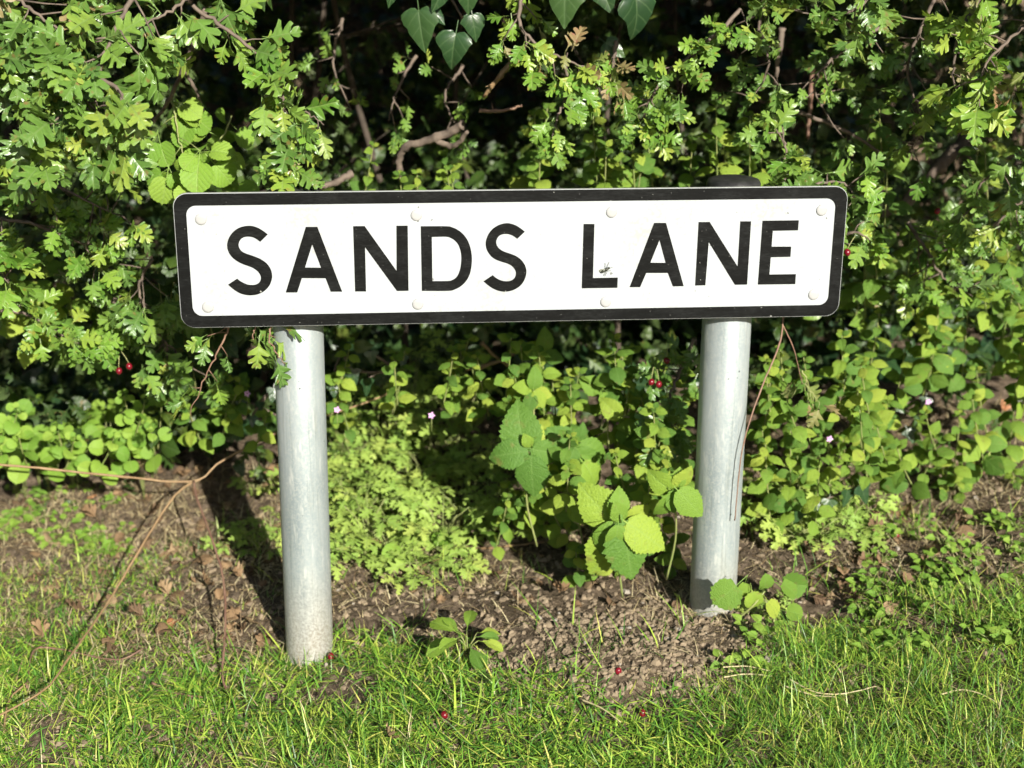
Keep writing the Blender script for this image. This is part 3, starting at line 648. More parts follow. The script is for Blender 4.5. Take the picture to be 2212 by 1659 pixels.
bush('hedge bush at the far right with dim leaves and bare stems', .62, 1.6, 'haw', M_SHADED, 270, 2200, 5)
random.seed(21)

def hollow_backing():  # dark leaves added over the bank so the hedge hollows go black
    st = Stuff()
    for i in range(5200):
        x = random.uniform(-2.0, 2.2); y = random.uniform(.85, 2.4); z = gz(x, y) + random.uniform(.0, .04)
        st.add('ovate_low', frame(np.array([x, y, z]), unit(rv() + np.array([0, -.6, -.6])), unit(np.array([0, -.6, .8]) + rv(.4)), random.uniform(.05, .085)))
    o = st.build('dark_leaf_backing', M_IVY); tag(o, 'added layer of dark leaves on the bank, standing in for the deep shade inside the hedge', 'ivy')
hollow_backing()
# ------------------------------------------------------------------ hawthorn branches in front
G1 = 'leafy hawthorn branches in the top left corner'
spray('hawthorn_branch', 'glossy hawthorn branch with bare grey-brown twig entering at the left edge', [(-90, 10, .06), (0, 75, .03), (80, 130, .01), (150, 182, 0), (215, 250, -.02), (235, 320, -.02)], 15, .053, per=5, r0=.0042, shoot=.055, start=.12, thorns=4)
spray('hawthorn_branch', 'hawthorn branch with grey twig descending from the top edge, left corner', [(330, -70, .05), (272, 22, .03), (228, 112, .01), (205, 180, 0), (150, 250, -.01)], 12, .0564, per=5, r0=.0042, shoot=.06, start=.1)
spray('hawthorn_branch', 'hawthorn leaves massed on the left edge below the grey twig', [(-80, 140, .05), (20, 200, .02), (70, 260, .0), (120, 310, 0)], 11, .0564, per=5, shoot=.06)
spray('hawthorn_branch', 'hawthorn sprig filling the very top left corner', [(-40, -60, .06), (40, 0, .04), (120, 60, .04), (200, 90, .05)], 10, .0528, per=5, shoot=.06, alt=M_HAWR, alt_p=.12)
spray('hawthorn_branch', 'hawthorn sprig at the top edge right of the grey twig', [(470, -60, .1), (400, 0, .08), (345, 35, .06), (300, 60, .05)], 7, .0552, per=4, shoot=.045)
spray('hawthorn_branch', 'hanging hawthorn tips that end above the round pale leaves', [(190, 150, 0), (260, 200, -.02), (250, 260, -.02), (245, 330, -.02)], 8, .0600, per=4, shoot=.05, down=.7)
spray('hawthorn_branch', 'slender hawthorn spray curving down onto the left post cap', [(415, 10, .12), (490, 65, .11), (560, 120, .1), (605, 185, .09), (617, 262, .09), (640, 320, .085), (632, 385, .08)], 16, .0492, per=4, r0=.0032, shoot=.028, start=.1, thorns=5, mat=M_HAW, alt=M_HAWY, alt_p=.35)
spray('hawthorn_branch', 'side twig of hawthorn reaching toward the dark hollow above SANDS', [(617, 262, .09), (660, 245, .085), (700, 270, .08)], 4, .0480, per=4, r0=.002, shoot=.02, alt=M_HAWY, alt_p=.3)
spray('hawthorn_branch', 'bright hawthorn spray with browning tips hanging from the top centre', [(1150, -60, .2), (1120, 30, .17), (1150, 90, .16), (1220, 130, .16), (1290, 150, .17)], 15, .038, per=4, shoot=.04, mat=M_HAWY, alt=M_HAWR, alt_p=.3)
spray('hawthorn_branch', 'hawthorn sprig hanging in the middle above the second S', [(1220, 120, .18), (1225, 200, .17), (1205, 250, .15), (1190, 300, .14)], 7, .0432, per=4, shoot=.03, mat=M_HAWY, alt=M_HAW, alt_p=.4, down=.8)
spray('hawthorn_branch', 'dense small-leaved hawthorn spray above the letters LA', [(1600, 20, .22), (1520, 100, .2), (1450, 150, .19), (1400, 220, .18), (1380, 280, .2)], 22, .036, per=5, shoot=.05, mat=M_HAWY, alt=M_HAW, alt_p=.5)
spray('hawthorn_branch', 'pinkish brown hawthorn tuft fading among the green above LANE', [(1330, 90, .19), (1320, 150, .18), (1310, 190, .18)], 5, .0336, per=4, shoot=.025, mat=M_HAWR, alt=M_HAWY, alt_p=.3)
spray('hawthorn_branch', 'low hawthorn shoot rising behind the right end of the plate', [(1640, 440, .16), (1690, 400, .15), (1695, 330, .16), (1690, 270, .17)], 9, .0408, per=4, shoot=.04, mat=M_HAWY, alt=M_HAW, alt_p=.6, down=.1)
spray('hawthorn_branch', 'hawthorn shoot leaning right over the upper right plate corner', [(1720, 440, .14), (1760, 400, .13), (1820, 395, .13), (1850, 430, .12)], 9, .0432, per=4, shoot=.035, mat=M_HAW, alt=M_HAWY, alt_p=.3)
spray('hawthorn_branch', 'sunlit hawthorn branch with yellowing leaves hanging at the right edge', [(2290, 0, .08), (2200, 70, .06), (2130, 140, .05), (2110, 230, .05)], 12, .0504, per=5, shoot=.055, mat=M_HAWY, alt=M_HAWR, alt_p=.15, jit=.9)
spray('hawthorn_branch', 'hawthorn sprig with pale tips just left of the right-edge branch', [(2140, -40, .1), (2080, 60, .09), (2060, 150, .08), (2080, 250, .08)], 8, .0480, per=4, shoot=.04, mat=M_HAWY, jit=.9)
spray('hawthorn_branch', 'dark hawthorn sprig crossing the top edge at upper right', [(1900, -60, .14), (1860, 10, .14), (1780, 40, .15), (1720, 20, .16)], 10, .0456, per=4, shoot=.05, mat=M_HAW, jit=.8)
spray('hawthorn_branch', 'hawthorn twig with dim leaves along the lower right edge of the hedge', [(2290, 300, .18), (2200, 330, .17), (2120, 400, .18), (2100, 480, .2)], 9, .0456, per=4, shoot=.05, mat=M_HAW, jit=.8)
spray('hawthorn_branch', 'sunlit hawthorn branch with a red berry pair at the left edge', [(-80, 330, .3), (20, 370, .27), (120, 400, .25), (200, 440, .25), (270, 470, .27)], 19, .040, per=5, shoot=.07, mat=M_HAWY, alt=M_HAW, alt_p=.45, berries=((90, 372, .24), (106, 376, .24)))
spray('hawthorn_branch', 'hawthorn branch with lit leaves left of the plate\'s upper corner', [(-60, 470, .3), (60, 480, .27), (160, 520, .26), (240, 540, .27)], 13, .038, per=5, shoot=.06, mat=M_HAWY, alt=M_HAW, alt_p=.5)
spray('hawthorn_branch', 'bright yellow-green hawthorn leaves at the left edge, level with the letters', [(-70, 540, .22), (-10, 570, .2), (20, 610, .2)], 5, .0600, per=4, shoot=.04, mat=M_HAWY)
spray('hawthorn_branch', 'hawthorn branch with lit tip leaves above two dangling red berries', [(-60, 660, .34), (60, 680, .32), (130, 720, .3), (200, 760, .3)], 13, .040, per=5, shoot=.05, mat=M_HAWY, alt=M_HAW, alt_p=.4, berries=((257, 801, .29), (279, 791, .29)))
spray('hawthorn_branch', 'thin hawthorn twig hanging under the left end of the plate', [(500, 690, .05), (478, 745, .06), (440, 820, .07), (412, 900, .08)], 6, .0330, per=2, r0=.002, shoot=.035, mat=M_HAW, alt=M_HAWY, alt_p=.5, stem_mat=M_REDTW, down=.8)
spray('hawthorn_branch', 'short hawthorn twig with leaves lying against the top of left post', [(590, 690, .018), (583, 730, .014), (600, 765, .012), (618, 785, .012)], 4, .0408, per=2, r0=.0017, shoot=.02, mat=M_HAW, stem_mat=M_REDTW, down=.8, jit=.3)
spray('hawthorn_branch', 'hawthorn leaf tuft peeking out below the plate between its edge and left post', [(560, 690, .03), (548, 715, .025), (545, 735, .02)], 2, .0432, per=2, r0=.0016, shoot=.012, mat=M_HAW, stem_mat=M_REDTW, down=1.0, jit=.3)
spray('hawthorn_branch', 'hawthorn twig with a red berry beside the plate\'s right edge', [(1790, 520, .2), (1840, 500, .16), (1880, 520, .15)], 6, .0432, per=3, shoot=.03, mat=M_HAW, alt=M_HAWY, alt_p=.4, berries=((1830, 545, .1),))
spray('hawthorn_branch', 'hawthorn twig with three red berries left of the right post', [(1500, 730, .24), (1475, 790, .22), (1445, 860, .2), (1420, 930, .2), (1440, 980, .2)], 12, .0408, per=4, shoot=.045, mat=M_HAW, berries=((1407, 825, .17), (1423, 830, .17), (1440, 779, .18)))
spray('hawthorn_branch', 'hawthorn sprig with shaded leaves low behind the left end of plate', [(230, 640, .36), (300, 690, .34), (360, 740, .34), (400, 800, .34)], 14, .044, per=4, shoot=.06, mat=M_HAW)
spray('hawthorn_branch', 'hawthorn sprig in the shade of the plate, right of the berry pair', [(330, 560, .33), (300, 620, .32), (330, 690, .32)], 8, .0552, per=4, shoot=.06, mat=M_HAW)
spray('hawthorn_branch', 'hawthorn sprig with red berry amid leaves right of the plate', [(1960, 480, .32), (2000, 540, .3), (2040, 600, .3), (2100, 640, .3)], 11, .0432, per=4, shoot=.06, mat=M_HAW, alt=M_HAWY, alt_p=.4, berries=((2025, 456, .28),))

# bare twigs and stems of the hedge
def twig(name, label, path, r0, mat, r1=None, cat='twig', group=None, thorns=0, ground=False, forks=()):
    P = np.array([gnd(q[0], q[1]) + np.array([0, 0, q[2]]) if ground else at(*q) for q in path]); base = P[0].copy(); root = empty(name, base, label, cat, group)
    def one(nm, P, r0, r1):
        n = max(10, len(P) * 6); Q = spline(P, n); Q[1:-1] += rng.normal(0, r0 * .15, (n - 2, 3))
        R = np.linspace(r0, r1, n) * (1 + 0.12 * rng.random(n)); R[::7] *= 1.25
        V, T = tube(Q - base, R, 7); link(nm, mk(nm, V, T, mat=mat), root); return Q
    Q = one('stem', P, r0, r1 or r0 * .6)
    for f in forks: one('side_stem', np.array([gnd(q[0], q[1]) + np.array([0, 0, q[2]]) if ground else at(*q) for q in f]), r0 * .75, r0 * .4)
    if thorns:
        for k in [random.randrange(2, len(Q) - 2) for _ in range(thorns)]: V, T = tube(np.array([Q[k], Q[k] + unit(rv()) * .016]) - base, [r0 * .5, .0003], 5); link('thorn', mk('thorn', V, T, mat=mat), root)
    return root
twig('bare_twig', 'long pale bare twig behind the slender hawthorn spray, upper left', [(445, 20, .2), (425, 75, .22), (395, 150, .25), (360, 225, .28), (330, 265, .3)], .0042, M_BARK, forks=[[(395, 150, .25), (420, 190, .27), (440, 240, .3)], [(430, 60, .22), (450, 40, .2), (455, 15, .18)]])
twig('bare_twig', 'thick broken brown twig in the dark hollow above SANDS', [(1000, 270, .36), (940, 300, .38), (870, 320, .4), (862, 385, .42)], .0075, M_BARK, r1=.005, forks=[[(940, 300, .38), (980, 315, .36), (1010, 285, .33)]])
twig('bare_twig', 'slanting tan twig stub above the middle of the plate', [(1105, 135, .33), (1075, 170, .33), (1045, 210, .34)], .0048, M_TWIG, thorns=1)
twig('bare_twig', 'red thorny twig lying level above the second S', [(1035, 238, .3), (1080, 240, .29), (1128, 228, .28)], .003, M_REDTW, r1=.002, thorns=3)
twig('bare_twig', 'brown broken twig end above the right of the letter A', [(760, 375, .4), (720, 395, .38), (690, 405, .36)], .006, M_BARK)
twig('bare_twig', 'upright pale stem in the dark hedge above the letter N of LANE', [(1690, 60, .5), (1680, 130, .5), (1672, 200, .52)], .005, M_BARK)
twig('bare_twig', 'dark upright stem deep in the hedge, upper right', [(1758, 120, .6), (1750, 220, .6), (1745, 300, .6)], .005, M_REDTW)
twig('bare_twig', 'thick slanting branch in shade right of the plate\'s upper corner', [(2090, 300, .5), (2020, 370, .46), (1950, 440, .44), (1880, 470, .44)], .012, M_BARK, r1=.008)
twig('bare_twig', 'slender twig slanting through dim leaves above the letter E', [(1720, 240, .35), (1840, 290, .34), (1900, 330, .34)], .0035, M_BARK)
twig('bare_twig', 'pale stick pointing left under the middle of the plate', [(1010, 795, .42), (1050, 790, .43), (1110, 765, .48)], .0045, M_TWIG, forks=[[(1040, 740, .45), (1070, 770, .46), (1110, 800, .48)]])
twig('red_stem', 'thin red-brown bare stem trailing down across the right post', [(1693, 680, .06), (1683, 745, .05), (1642, 845, .035), (1608, 950, .02), (1596, 1030, .017), (1587, 1124, .018)], .0014, M_REDTW, r1=.0008, forks=[[(1690, 700, .06), (1715, 755, .07), (1733, 830, .09)]])
spray('dying_sprig', 'yellowing brown leaf sprig on a thin stem right of the right post', [(1733, 800, .085), (1745, 835, .085), (1770, 870, .085)], 4, .036, per=2, mat=M_HAWR, stem_mat=M_STEM, r0=.0015, shoot=.02, cat='sprig')
spray('round_leaf_sprig', 'sprig of round pale green leaves with small holes, upper left', [(360, 180, .3), (375, 240, .28), (390, 320, .27), (420, 390, .27)], 8, .044, shape='round', mat=M_ROUND, per=3, shoot=.05, stem_mat=M_STEM, r0=.0018, cat='plant', jit=.3, down=.2)
spray('round_leaf_sprig', 'sprig of crowded pale leaves above the plate\'s upper left corner', [(500, 250, .34), (470, 320, .33), (460, 380, .32), (470, 440, .32)], 9, .036, shape='round', mat=M_ROUND, per=3, shoot=.05, stem_mat=M_STEM, r0=.0016, cat='plant', jit=.3, down=.2)

# ivy
def ivy(label, leaves, path, size_px, shape='ivy'):
    P = np.array([at(*q) for q in path]); base = P[0].copy(); root = empty('ivy_vine', base, label, 'ivy'); Q = spline(P, 20)
    V, T = tube(Q - base, np.linspace(.003, .0015, 20), 6); link('stem', mk('stem', V, T, mat=M_BARK), root)
    for px, py, Y, tx, ty, s in leaves:                            # base of the blade and direction of the tip in the picture
        p = at(px, py, Y); q = at(px + tx, py + ty, Y - .01); add_leaf(root, base, shape, M_IVY, frame(p - (q - p) * .35, unit(q - p) + rv(.06), unit(FACE + rv(.3)), np.linalg.norm(q - p) * .95 * s))
ivy('glossy dark ivy with pointed leaves hanging from the top edge, centre right', [(1225, -45, .1, -5, 120, 1.0), (1290, -50, .12, 35, 90, 1.0), (1375, -5, .1, 25, 110, 1.0), (1315, 95, .2, 60, 35, .8), (1250, -60, .2, -60, 60, .9)], [(1420, -120, .2), (1340, -70, .16), (1240, -80, .14), (1180, -60, .16)], 100)
ivy('dark ivy leaves drooping from the top edge above the letters ND', [(1010, -40, .14, -2, 95, .9), (960, -40, .14, -25, 75, 1), (905, 25, .15, 10, 100, 1.0), (985, 75, .16, -15, 90, 1.0), (850, -55, .15, 10, 80, 1), (930, 25, .18, 40, 50, .8), (1020, 40, .2, 10, 80, .8)], [(830, -120, .2), (900, -40, .18), (960, -20, .18), (1000, 40, .18)], 100)
random.seed(33)
for lab, pts in (('small ivy trailing low in shade right of the left post', [(800, 760), (850, 800), (760, 800), (740, 760), (720, 830), (790, 820), (870, 770)]),
                 ('small three-pointed ivy on the soil right of the right post', [(1760, 1090), (1790, 1080), (1730, 1100), (1830, 1060), (1860, 1050)]),
                 ('ivy leaves in shade on the ground behind the left post', [(560, 870), (590, 840), (545, 900), (600, 900), (520, 860)]),
                 ('ivy among the low plants at the right, below the plate corner', [(1940, 880), (1980, 900), (1900, 900), (2000, 860), (1960, 930)])):
    L = [(x, y, .45 if y < 1000 else .25, random.uniform(-25, 25), random.uniform(15, 45), 1.0) for x, y in pts]
    ivy(lab, L, [(p[0], p[1], p[2] + .02) for p in L], 40, 'ivy3')

ORD = ['leftmost', 'second from left', 'third from left', 'fourth from left', 'fifth from left', 'sixth from left', 'seventh from left', 'eighth from left', 'ninth from left', 'tenth from left', 'eleventh from left', 'twelfth from left', 'thirteenth from left', 'fourteenth from left', 'fifteenth from left', 'sixteenth from left', 'seventeenth from left', 'eighteenth from left']
def nth(label, i, n): return label + ', ' + ('rightmost' if i == n - 1 else ORD[i]) if n <= len(ORD) else label
# ------------------------------------------------------------------ toothed-leaf herbs
def lf(root_label, group, base_px, leaves, mat=None, shape='balm', name='toothed_leaf_plant', stem=None):
    """a plant whose leaves are set one by one: base and tip of each blade in the picture"""
    mat = mat or M_BALM; b = at(*base_px); root = empty(name, b, root_label, 'plant', group)
    top = np.mean([at(l[0], l[1], l[4]) for l in leaves], 0)
    V, T = tube(spline([b, (b + top) / 2 + rv(.006), top], 12) - b, np.linspace(.002, .0014, 12), 6); link('stem', mk('stem', V, T, mat=M_STEM), root)
    for x0, y0, x1, y1, Y in leaves:
        p = at(x0, y0, Y); q = at(x1, y1, Y - .012); L = np.linalg.norm(q - p)
        k, w = (.5, .84) if shape in ('round', 'scallop') else (.15, 1.08); add_leaf(root, b, shape, mat, frame(p - (q - p) * k * w, unit(q - p), unit(FACE + rv(.3)), L * w))
lf('bright toothed-leaf plant with four large crossed leaves in the middle under the plate', None, (1160, 1180, .22), [(1135, 985, 1112, 880, .2), (1140, 975, 1055, 985, .19), (1150, 970, 1222, 985, .19), (1148, 985, 1150, 1075, .18), (1140, 970, 1170, 930, .2), (1135, 980, 1120, 1000, .19), (1145, 965, 1135, 945, .19)])
lf('toothed-leaf plant just right of the four crossed leaves', None, (1260, 1180, .24), [(1240, 965, 1188, 930, .2), (1245, 970, 1300, 1040, .2), (1240, 970, 1225, 1020, .2), (1250, 965, 1330, 985, .21), (1245, 955, 1270, 925, .22), (1240, 965, 1245, 945, .19), (1260, 1000, 1310, 1060, .19)])
lf('tall toothed-leaf plant with big drooping leaves left of the right post foot', None, (1345, 1290, .1), [(1330, 1130, 1255, 1065, .07), (1330, 1130, 1300, 1215, .05), (1345, 1130, 1370, 1250, .04), (1355, 1130, 1440, 1185, .04), (1330, 1120, 1350, 1065, .06), (1340, 1135, 1290, 1250, .07), (1350, 1120, 1410, 1110, .06), (1345, 1125, 1330, 1090, .05), (1335, 1135, 1330, 1200, .035)])
lf('toothed-leaf shoot whose leaf overlaps the right post', None, (1440, 1250, .1), [(1465, 1060, 1520, 1115, .015), (1455, 1060, 1400, 1035, .04), (1460, 1055, 1495, 1015, .04), (1455, 1065, 1430, 1130, .03), (1460, 1055, 1470, 1020, .04), (1450, 1060, 1470, 1110, .03)])
lf('toothed-leaf sprig with one big bright leaf below the three berries', None, (1330, 1050, .3), [(1300, 850, 1325, 900, .27), (1300, 845, 1260, 820, .3), (1310, 845, 1350, 860, .29), (1340, 900, 1300, 870, .22)])
lf('small toothed-leaf shoot of round leaves in the dark under the plate', None, (1150, 1000, .3), [(1150, 840, 1115, 830, .28), (1152, 840, 1165, 800, .28), (1155, 845, 1190, 855, .28), (1150, 850, 1140, 890, .27), (1155, 845, 1175, 880, .27)])
lf('toothed-leaf shoot hanging high under the plate, near its middle', None, (1180, 960, .4), [(1170, 760, 1130, 750, .36), (1170, 760, 1190, 715, .36), (1175, 765, 1215, 780, .36), (1170, 765, 1160, 800, .36)])
random.seed(39)
spray('hawthorn_branch', 'sparse dim hawthorn twig inside the dark hollow above the letter N', [(900, 120, .5), (860, 190, .48), (840, 260, .46)], 5, .032, per=3, shoot=.05, mat=M_HAW, jit=.8)
spray('hawthorn_branch', 'sparse dim twig in the dark hollow below the ivy', [(1000, 140, .5), (960, 210, .48), (1000, 300, .46)], 6, .032, per=3, shoot=.05, mat=M_HAW, jit=.8)
spray('hawthorn_branch', 'dim leaves deep between slender spray and dark hollow', [(740, 40, .55), (720, 140, .52), (760, 240, .5)], 6, .034, per=3, shoot=.06, mat=M_HAW, jit=.8)
spray('hawthorn_branch', 'dim hawthorn spray above the letter E, deep in the upper right', [(1900, 60, .3), (1820, 110, .28), (1760, 180, .28), (1790, 260, .3)], 14, .038, per=4, shoot=.06, mat=M_HAW, jit=.7)
spray('hawthorn_branch', 'hawthorn spray hanging between the upright stems, upper right', [(1660, -30, .3), (1640, 60, .28), (1660, 140, .28), (1620, 220, .3)], 10, .034, per=4, shoot=.05, mat=M_HAW, jit=.7)
spray('hawthorn_branch', 'hawthorn spray left of the right-edge branch, half in shade', [(2040, -40, .25), (1990, 60, .24), (1960, 160, .25), (1990, 260, .26), (1960, 340, .28)], 16, .038, per=4, shoot=.06, mat=M_HAW, alt=M_HAWY, alt_p=.3, jit=.7)
spray('hawthorn_branch', 'hawthorn spray along the right edge above the thicket', [(2290, 420, .25), (2200, 440, .24), (2130, 500, .25), (2060, 540, .26)], 14, .038, per=4, shoot=.06, mat=M_HAW, alt=M_HAWY, alt_p=.4, jit=.6)
random.seed(40)
GB = 'toothed-leaf plants growing at the foot of the hedge'
def patch(label, n, xr, yr, Yr, size, mat=None, shape='balm', hpx=(120, 200), name='toothed_leaf_plant', group=GB, step=.032):
    for i, x in enumerate(sorted(random.uniform(*xr) for _ in range(n))):
        y = random.uniform(*yr); Y = random.uniform(*Yr); h = random.uniform(*hpx); dx = random.uniform(-40, 40)
        herb(name, nth(label, i, n), [[(x - dx, y + h, Y + .05), (x - dx * .4, y + h * .5, Y + .02), (x, y, Y)]], mat or M_BALM, shape, size * random.uniform(.8, 1.15), group=group, step=step)
patch('leafy green plant in the thicket right of the plate', 18, (1850, 2240), (600, 900), (.3, .5), .043, step=.028)
patch('leafy green plant beside the right post', 14, (1640, 1860), (720, 1000), (.14, .32), .036, step=.028)
patch('leafy green plant under the plate between middle and right post', 17, (1040, 1500), (715, 870), (.22, .4), .038, step=.028)
patch('leafy green plant peeping over the plate behind LANE', 15, (1140, 1660), (220, 385), (.32, .5), .042, hpx=(150, 220))
patch('small leafy plant peeping over the plate behind SANDS', 5, (780, 1010), (300, 380), (.36, .5), .0378, hpx=(120, 180))
patch('dim leafy plant in shade to the upper right of the plate', 10, (1740, 2200), (220, 520), (.34, .5), .046, mat=M_HAW, hpx=(150, 240))
patch('low leafy plant at the lower right edge of the thicket', 11, (1960, 2230), (880, 1060), (.28, .42), .034, hpx=(80, 130))
patch('leafy plant in the plate\'s shadow left of the left post', 6, (330, 600), (740, 860), (.42, .55), .0486, mat=M_SHADED, hpx=(100, 150))
patch('leafy shaded plant at the left edge between the hawthorn branches', 6, (0, 330), (560, 720), (.42, .55), .0540, hpx=(120, 180))
patch('young leafy plant low between the crossed leaves and right post', 14, (1080, 1490), (930, 1080), (.12, .34), .032, hpx=(70, 120))
patch('leafy plant in the dark under the plate right of left post', 11, (725, 1060), (725, 830), (.28, .45), .032, hpx=(90, 140))
patch('leafy plant low in the thicket under the plate\'s right corner', 10, (1660, 1960), (800, 980), (.22, .4), .034, hpx=(90, 140))
patch('leafy plant high in the thicket right of the plate', 11, (1850, 2240), (420, 620), (.32, .5), .04, hpx=(140, 200))
patch('shaded leafy plant beside the plate\'s left end', 6, (300, 460), (470, 650), (.4, .55), .05, mat=M_SHADED, hpx=(120, 180))
patch('pale round-leaved shoot at the foot of the left hedge', 14, (-10, 345), (850, 960), (.42, .54), .029, mat=M_ROUND, shape='round', hpx=(50, 90), name='round_leaf_plant', group='round-leaved shoots at the left', step=.03)
patch('leafy shoot crowding the left side of the right post', 9, (1380, 1505), (850, 1060), (.1, .2), .034, hpx=(60, 110), step=.028)
patch('small leafy shoot at the foot of the big drooping plant', 8, (1230, 1480), (1110, 1190), (.07, .16), .03, hpx=(40, 70), step=.022)
patch('small leafy shoot under the four crossed leaves', 7, (1050, 1240), (1030, 1120), (.2, .32), .03, hpx=(50, 80), step=.024)
patch('shaded leafy shoot behind the hanging hawthorn twig', 7, (380, 600), (780, 900), (.36, .5), .034, hpx=(60, 100), step=.028)
random.seed(41)
for i in range(16):
    x = -20 + 360 * (i + random.random()) / 16; y = random.uniform(1000, 1090); p = gnd(x, y)
    rosette('round_leaf_plant', nth('round-leaved plant in the low patch at the left', i, 16), p, M_ROUND, 'round', random.uniform(.03, .048), random.randint(5, 7), group='patch of round-leaved plants', h=.13, lift=.3)
for i, (x, y) in enumerate([(800, 1150), (905, 1175)]):
    rosette('round_leaf_plant', ['single pair of round leaves low beside the left post', 'round leaf at the front edge of the ferny patch'][i], gnd(x, y + 30), M_ROUND, 'round', .04, 2, h=.02)

# herb robert
random.seed(42)
GR = 'ferny plants between the posts'
def ferny(n, xr, yr, label, group, size=(.05, .07), h=.06):
    for i, x in enumerate(sorted(random.uniform(*xr) for _ in range(n))):
        y = random.uniform(*yr); rosette('ferny_plant', nth(label, i, n), gnd(x, y), M_ROB, 'cut', random.uniform(*size), random.randint(6, 8), group=group, h=h * random.uniform(.6, 1.4), lift=.25, spread=1.9)
ferny(14, (730, 1110), (980, 1090), 'pale ferny-leaved plant in the middle rows of the patch', GR, h=.095)
ferny(14, (730, 1110), (1090, 1200), 'pale ferny-leaved plant in the front rows of the patch', GR, h=.075)
ferny(8, (730, 1000), (1180, 1260), 'small ferny-leaved plant at the front of the patch beside the left post', 'ferny plants at the front of the patch', h=.03)
ferny(9, (730, 1000), (960, 1010), 'taller ferny-leaved plant at the back of the patch', 'ferny plants at the back', h=.15)
ferny(9, (1640, 1830), (1080, 1200), 'ferny-leaved plant on the ground right of the right post', 'ferny plants right of the right post', h=.05)
ferny(4, (1590, 1690), (1300, 1400), 'tiny ferny-leaved seedling in front of the right post', 'ferny seedlings', size=(.026, .034), h=.02)
ferny(5, (480, 620), (1060, 1200), 'small ferny-leaved plant in shade just left of the left post', 'ferny plants left of the left post', size=(.026, .038), h=.03)
def flower(label, px, py, Y):
    p = at(px, py, Y); root = empty('pink_flower', p - np.array([0, 0, .03]), label, 'flower'); b = p - np.array([0, 0, .03])
    V, T = tube(np.array([b, p]) - b, .0006, 4); link('stalk', mk('stalk', V, T, mat=M_STEM), root)
    for k in range(5):
        a = k * 1.2566; d = np.array([math.cos(a), -.35, math.sin(a)]); add_leaf(root, b, 'small', M_PINK, frame(p, d, TOCAM, .0055), 'petal')
for t in (('tiny pink flower above the ferny patch', 932, 897, .3), ('tiny pink flower seen just left of the left post', 534, 850, .4), ('tiny pink flower at the left post\'s right edge', 728, 885, .3), ('tiny pink flower in the plants right of the right post', 1792, 948, .25), ('tiny pink flower among leaves at far right', 2042, 536, .4), ('tiny pink flower in the thicket right of the plate', 2005, 868, .35)): flower(*t)

# plants at the foot of the right post
lf('sunlit plant with one big scalloped leaf at the foot of the right post', None, (1590, 1340, .0), [(1590, 1265, 1530, 1320, -.03), (1610, 1260, 1600, 1300, .0), (1625, 1280, 1635, 1330, -.01), (1650, 1270, 1665, 1240, .01), (1690, 1260, 1735, 1290, .0), (1690, 1260, 1760, 1270, .01), (1660, 1300, 1690, 1340, -.02), (1700, 1320, 1745, 1330, -.01)], mat=M_BALM, shape='scallop', name='scalloped_leaf_plant')
rosette('broad_leaf_rosette', 'low rosette of broad shiny leaves in the grass between the posts', gnd(1010, 1430) + np.array([0, 0, .012]), M_BALM, 'dock', .046, 9, h=.03, lift=.8)
rosette('yellowed_leaf', 'yellow withered leaf beside the shiny rosette', gnd(985, 1430), M_HAWY, 'slim', .05, 1, cat='leaf', h=.004)
random.seed(43)
for i in range(60):
    x = random.uniform(1850, 2230); y = random.uniform(1130, 1420)
    rosette('chickweed_plant', 'tiny bright chickweed plant in the verge at the right', gnd(x, y), M_ROUND, 'small', random.uniform(.014, .02), random.randint(6, 10), group='chickweed at the right', h=.018, lift=.6, spread=2.2)
for i in range(34):
    x = random.uniform(-20, 300); y = random.uniform(1060, 1210)
    rosette('chickweed_plant', 'tiny bright chickweed plant in the verge at the left', gnd(x, y), M_ROUND, 'small', random.uniform(.014, .02), random.randint(6, 9), group='chickweed at the left', h=.014, lift=.6, spread=2.2)
for i in range(8):
    x = random.uniform(1560, 1680); y = random.uniform(1350, 1450)
    rosette('chickweed_plant', 'tiny seedling on bare soil in front of the right post', gnd(x, y), M_ROUND, 'small', random.uniform(.016, .022), random.randint(4, 6), group='seedlings in front of the right post', h=.014, lift=.5, spread=1.5)

# ------------------------------------------------------------------ twigs on the ground, left
twig('tan_bramble_stem', 'long tan stem arching behind the left post from the left edge', [(-60, 998, .36), (100, 1013, .37), (250, 1028, .40), (415, 1040, .44), (480, 996, .46), (620, 925, .5), (760, 880, .52), (840, 850, .55)], .0021, M_TWIG, r1=.0015)
twig('tan_bramble_stem', 'tan stem slanting down to the lower left corner', [(415, 1040, .442), (370, 1080, .39), (300, 1190, .29), (240, 1290, .2), (150, 1420, .02), (95, 1490, -.07), (-30, 1560, -.16)], .0019, M_TWIG, r1=.0014)
twig('tan_bramble_stem', 'thin reddish stem running down the ground left of the left post', [(418, 1040, .438), (428, 1085, .38), (460, 1170, .27), (485, 1270, .17), (484, 1400, .035), (482, 1470, -.04), (515, 1540, -.11), (550, 1620, -.18)], .0021, M_REDTW, r1=.0014)
twig('ground_twig', 'short dark twig in the grass at the lower left', [(60, 1500, .012), (75, 1430, .02), (130, 1420, .015), (250, 1440, .012), (310, 1420, .015)], .0016, M_REDTW, ground=True)
twig('ground_twig', 'reddish twig lying flat in the grass left of the left post foot', [(330, 1490, .012), (380, 1510, .01), (450, 1520, .01)], .0022, M_REDTW, ground=True)
twig('ground_twig', 'thin grey twig on the soil behind the bare patch', [(900, 1240, .01), (990, 1205, .012), (1080, 1195, .012), (1190, 1180, .01)], .0022, M_TWIG, ground=True)
twig('ground_twig', 'pale fork of twig on the ground at the left edge', [(10, 1600, .012), (22, 1540, .02), (60, 1500, .02)], .0018, M_TWIG, ground=True)
random.seed(44)
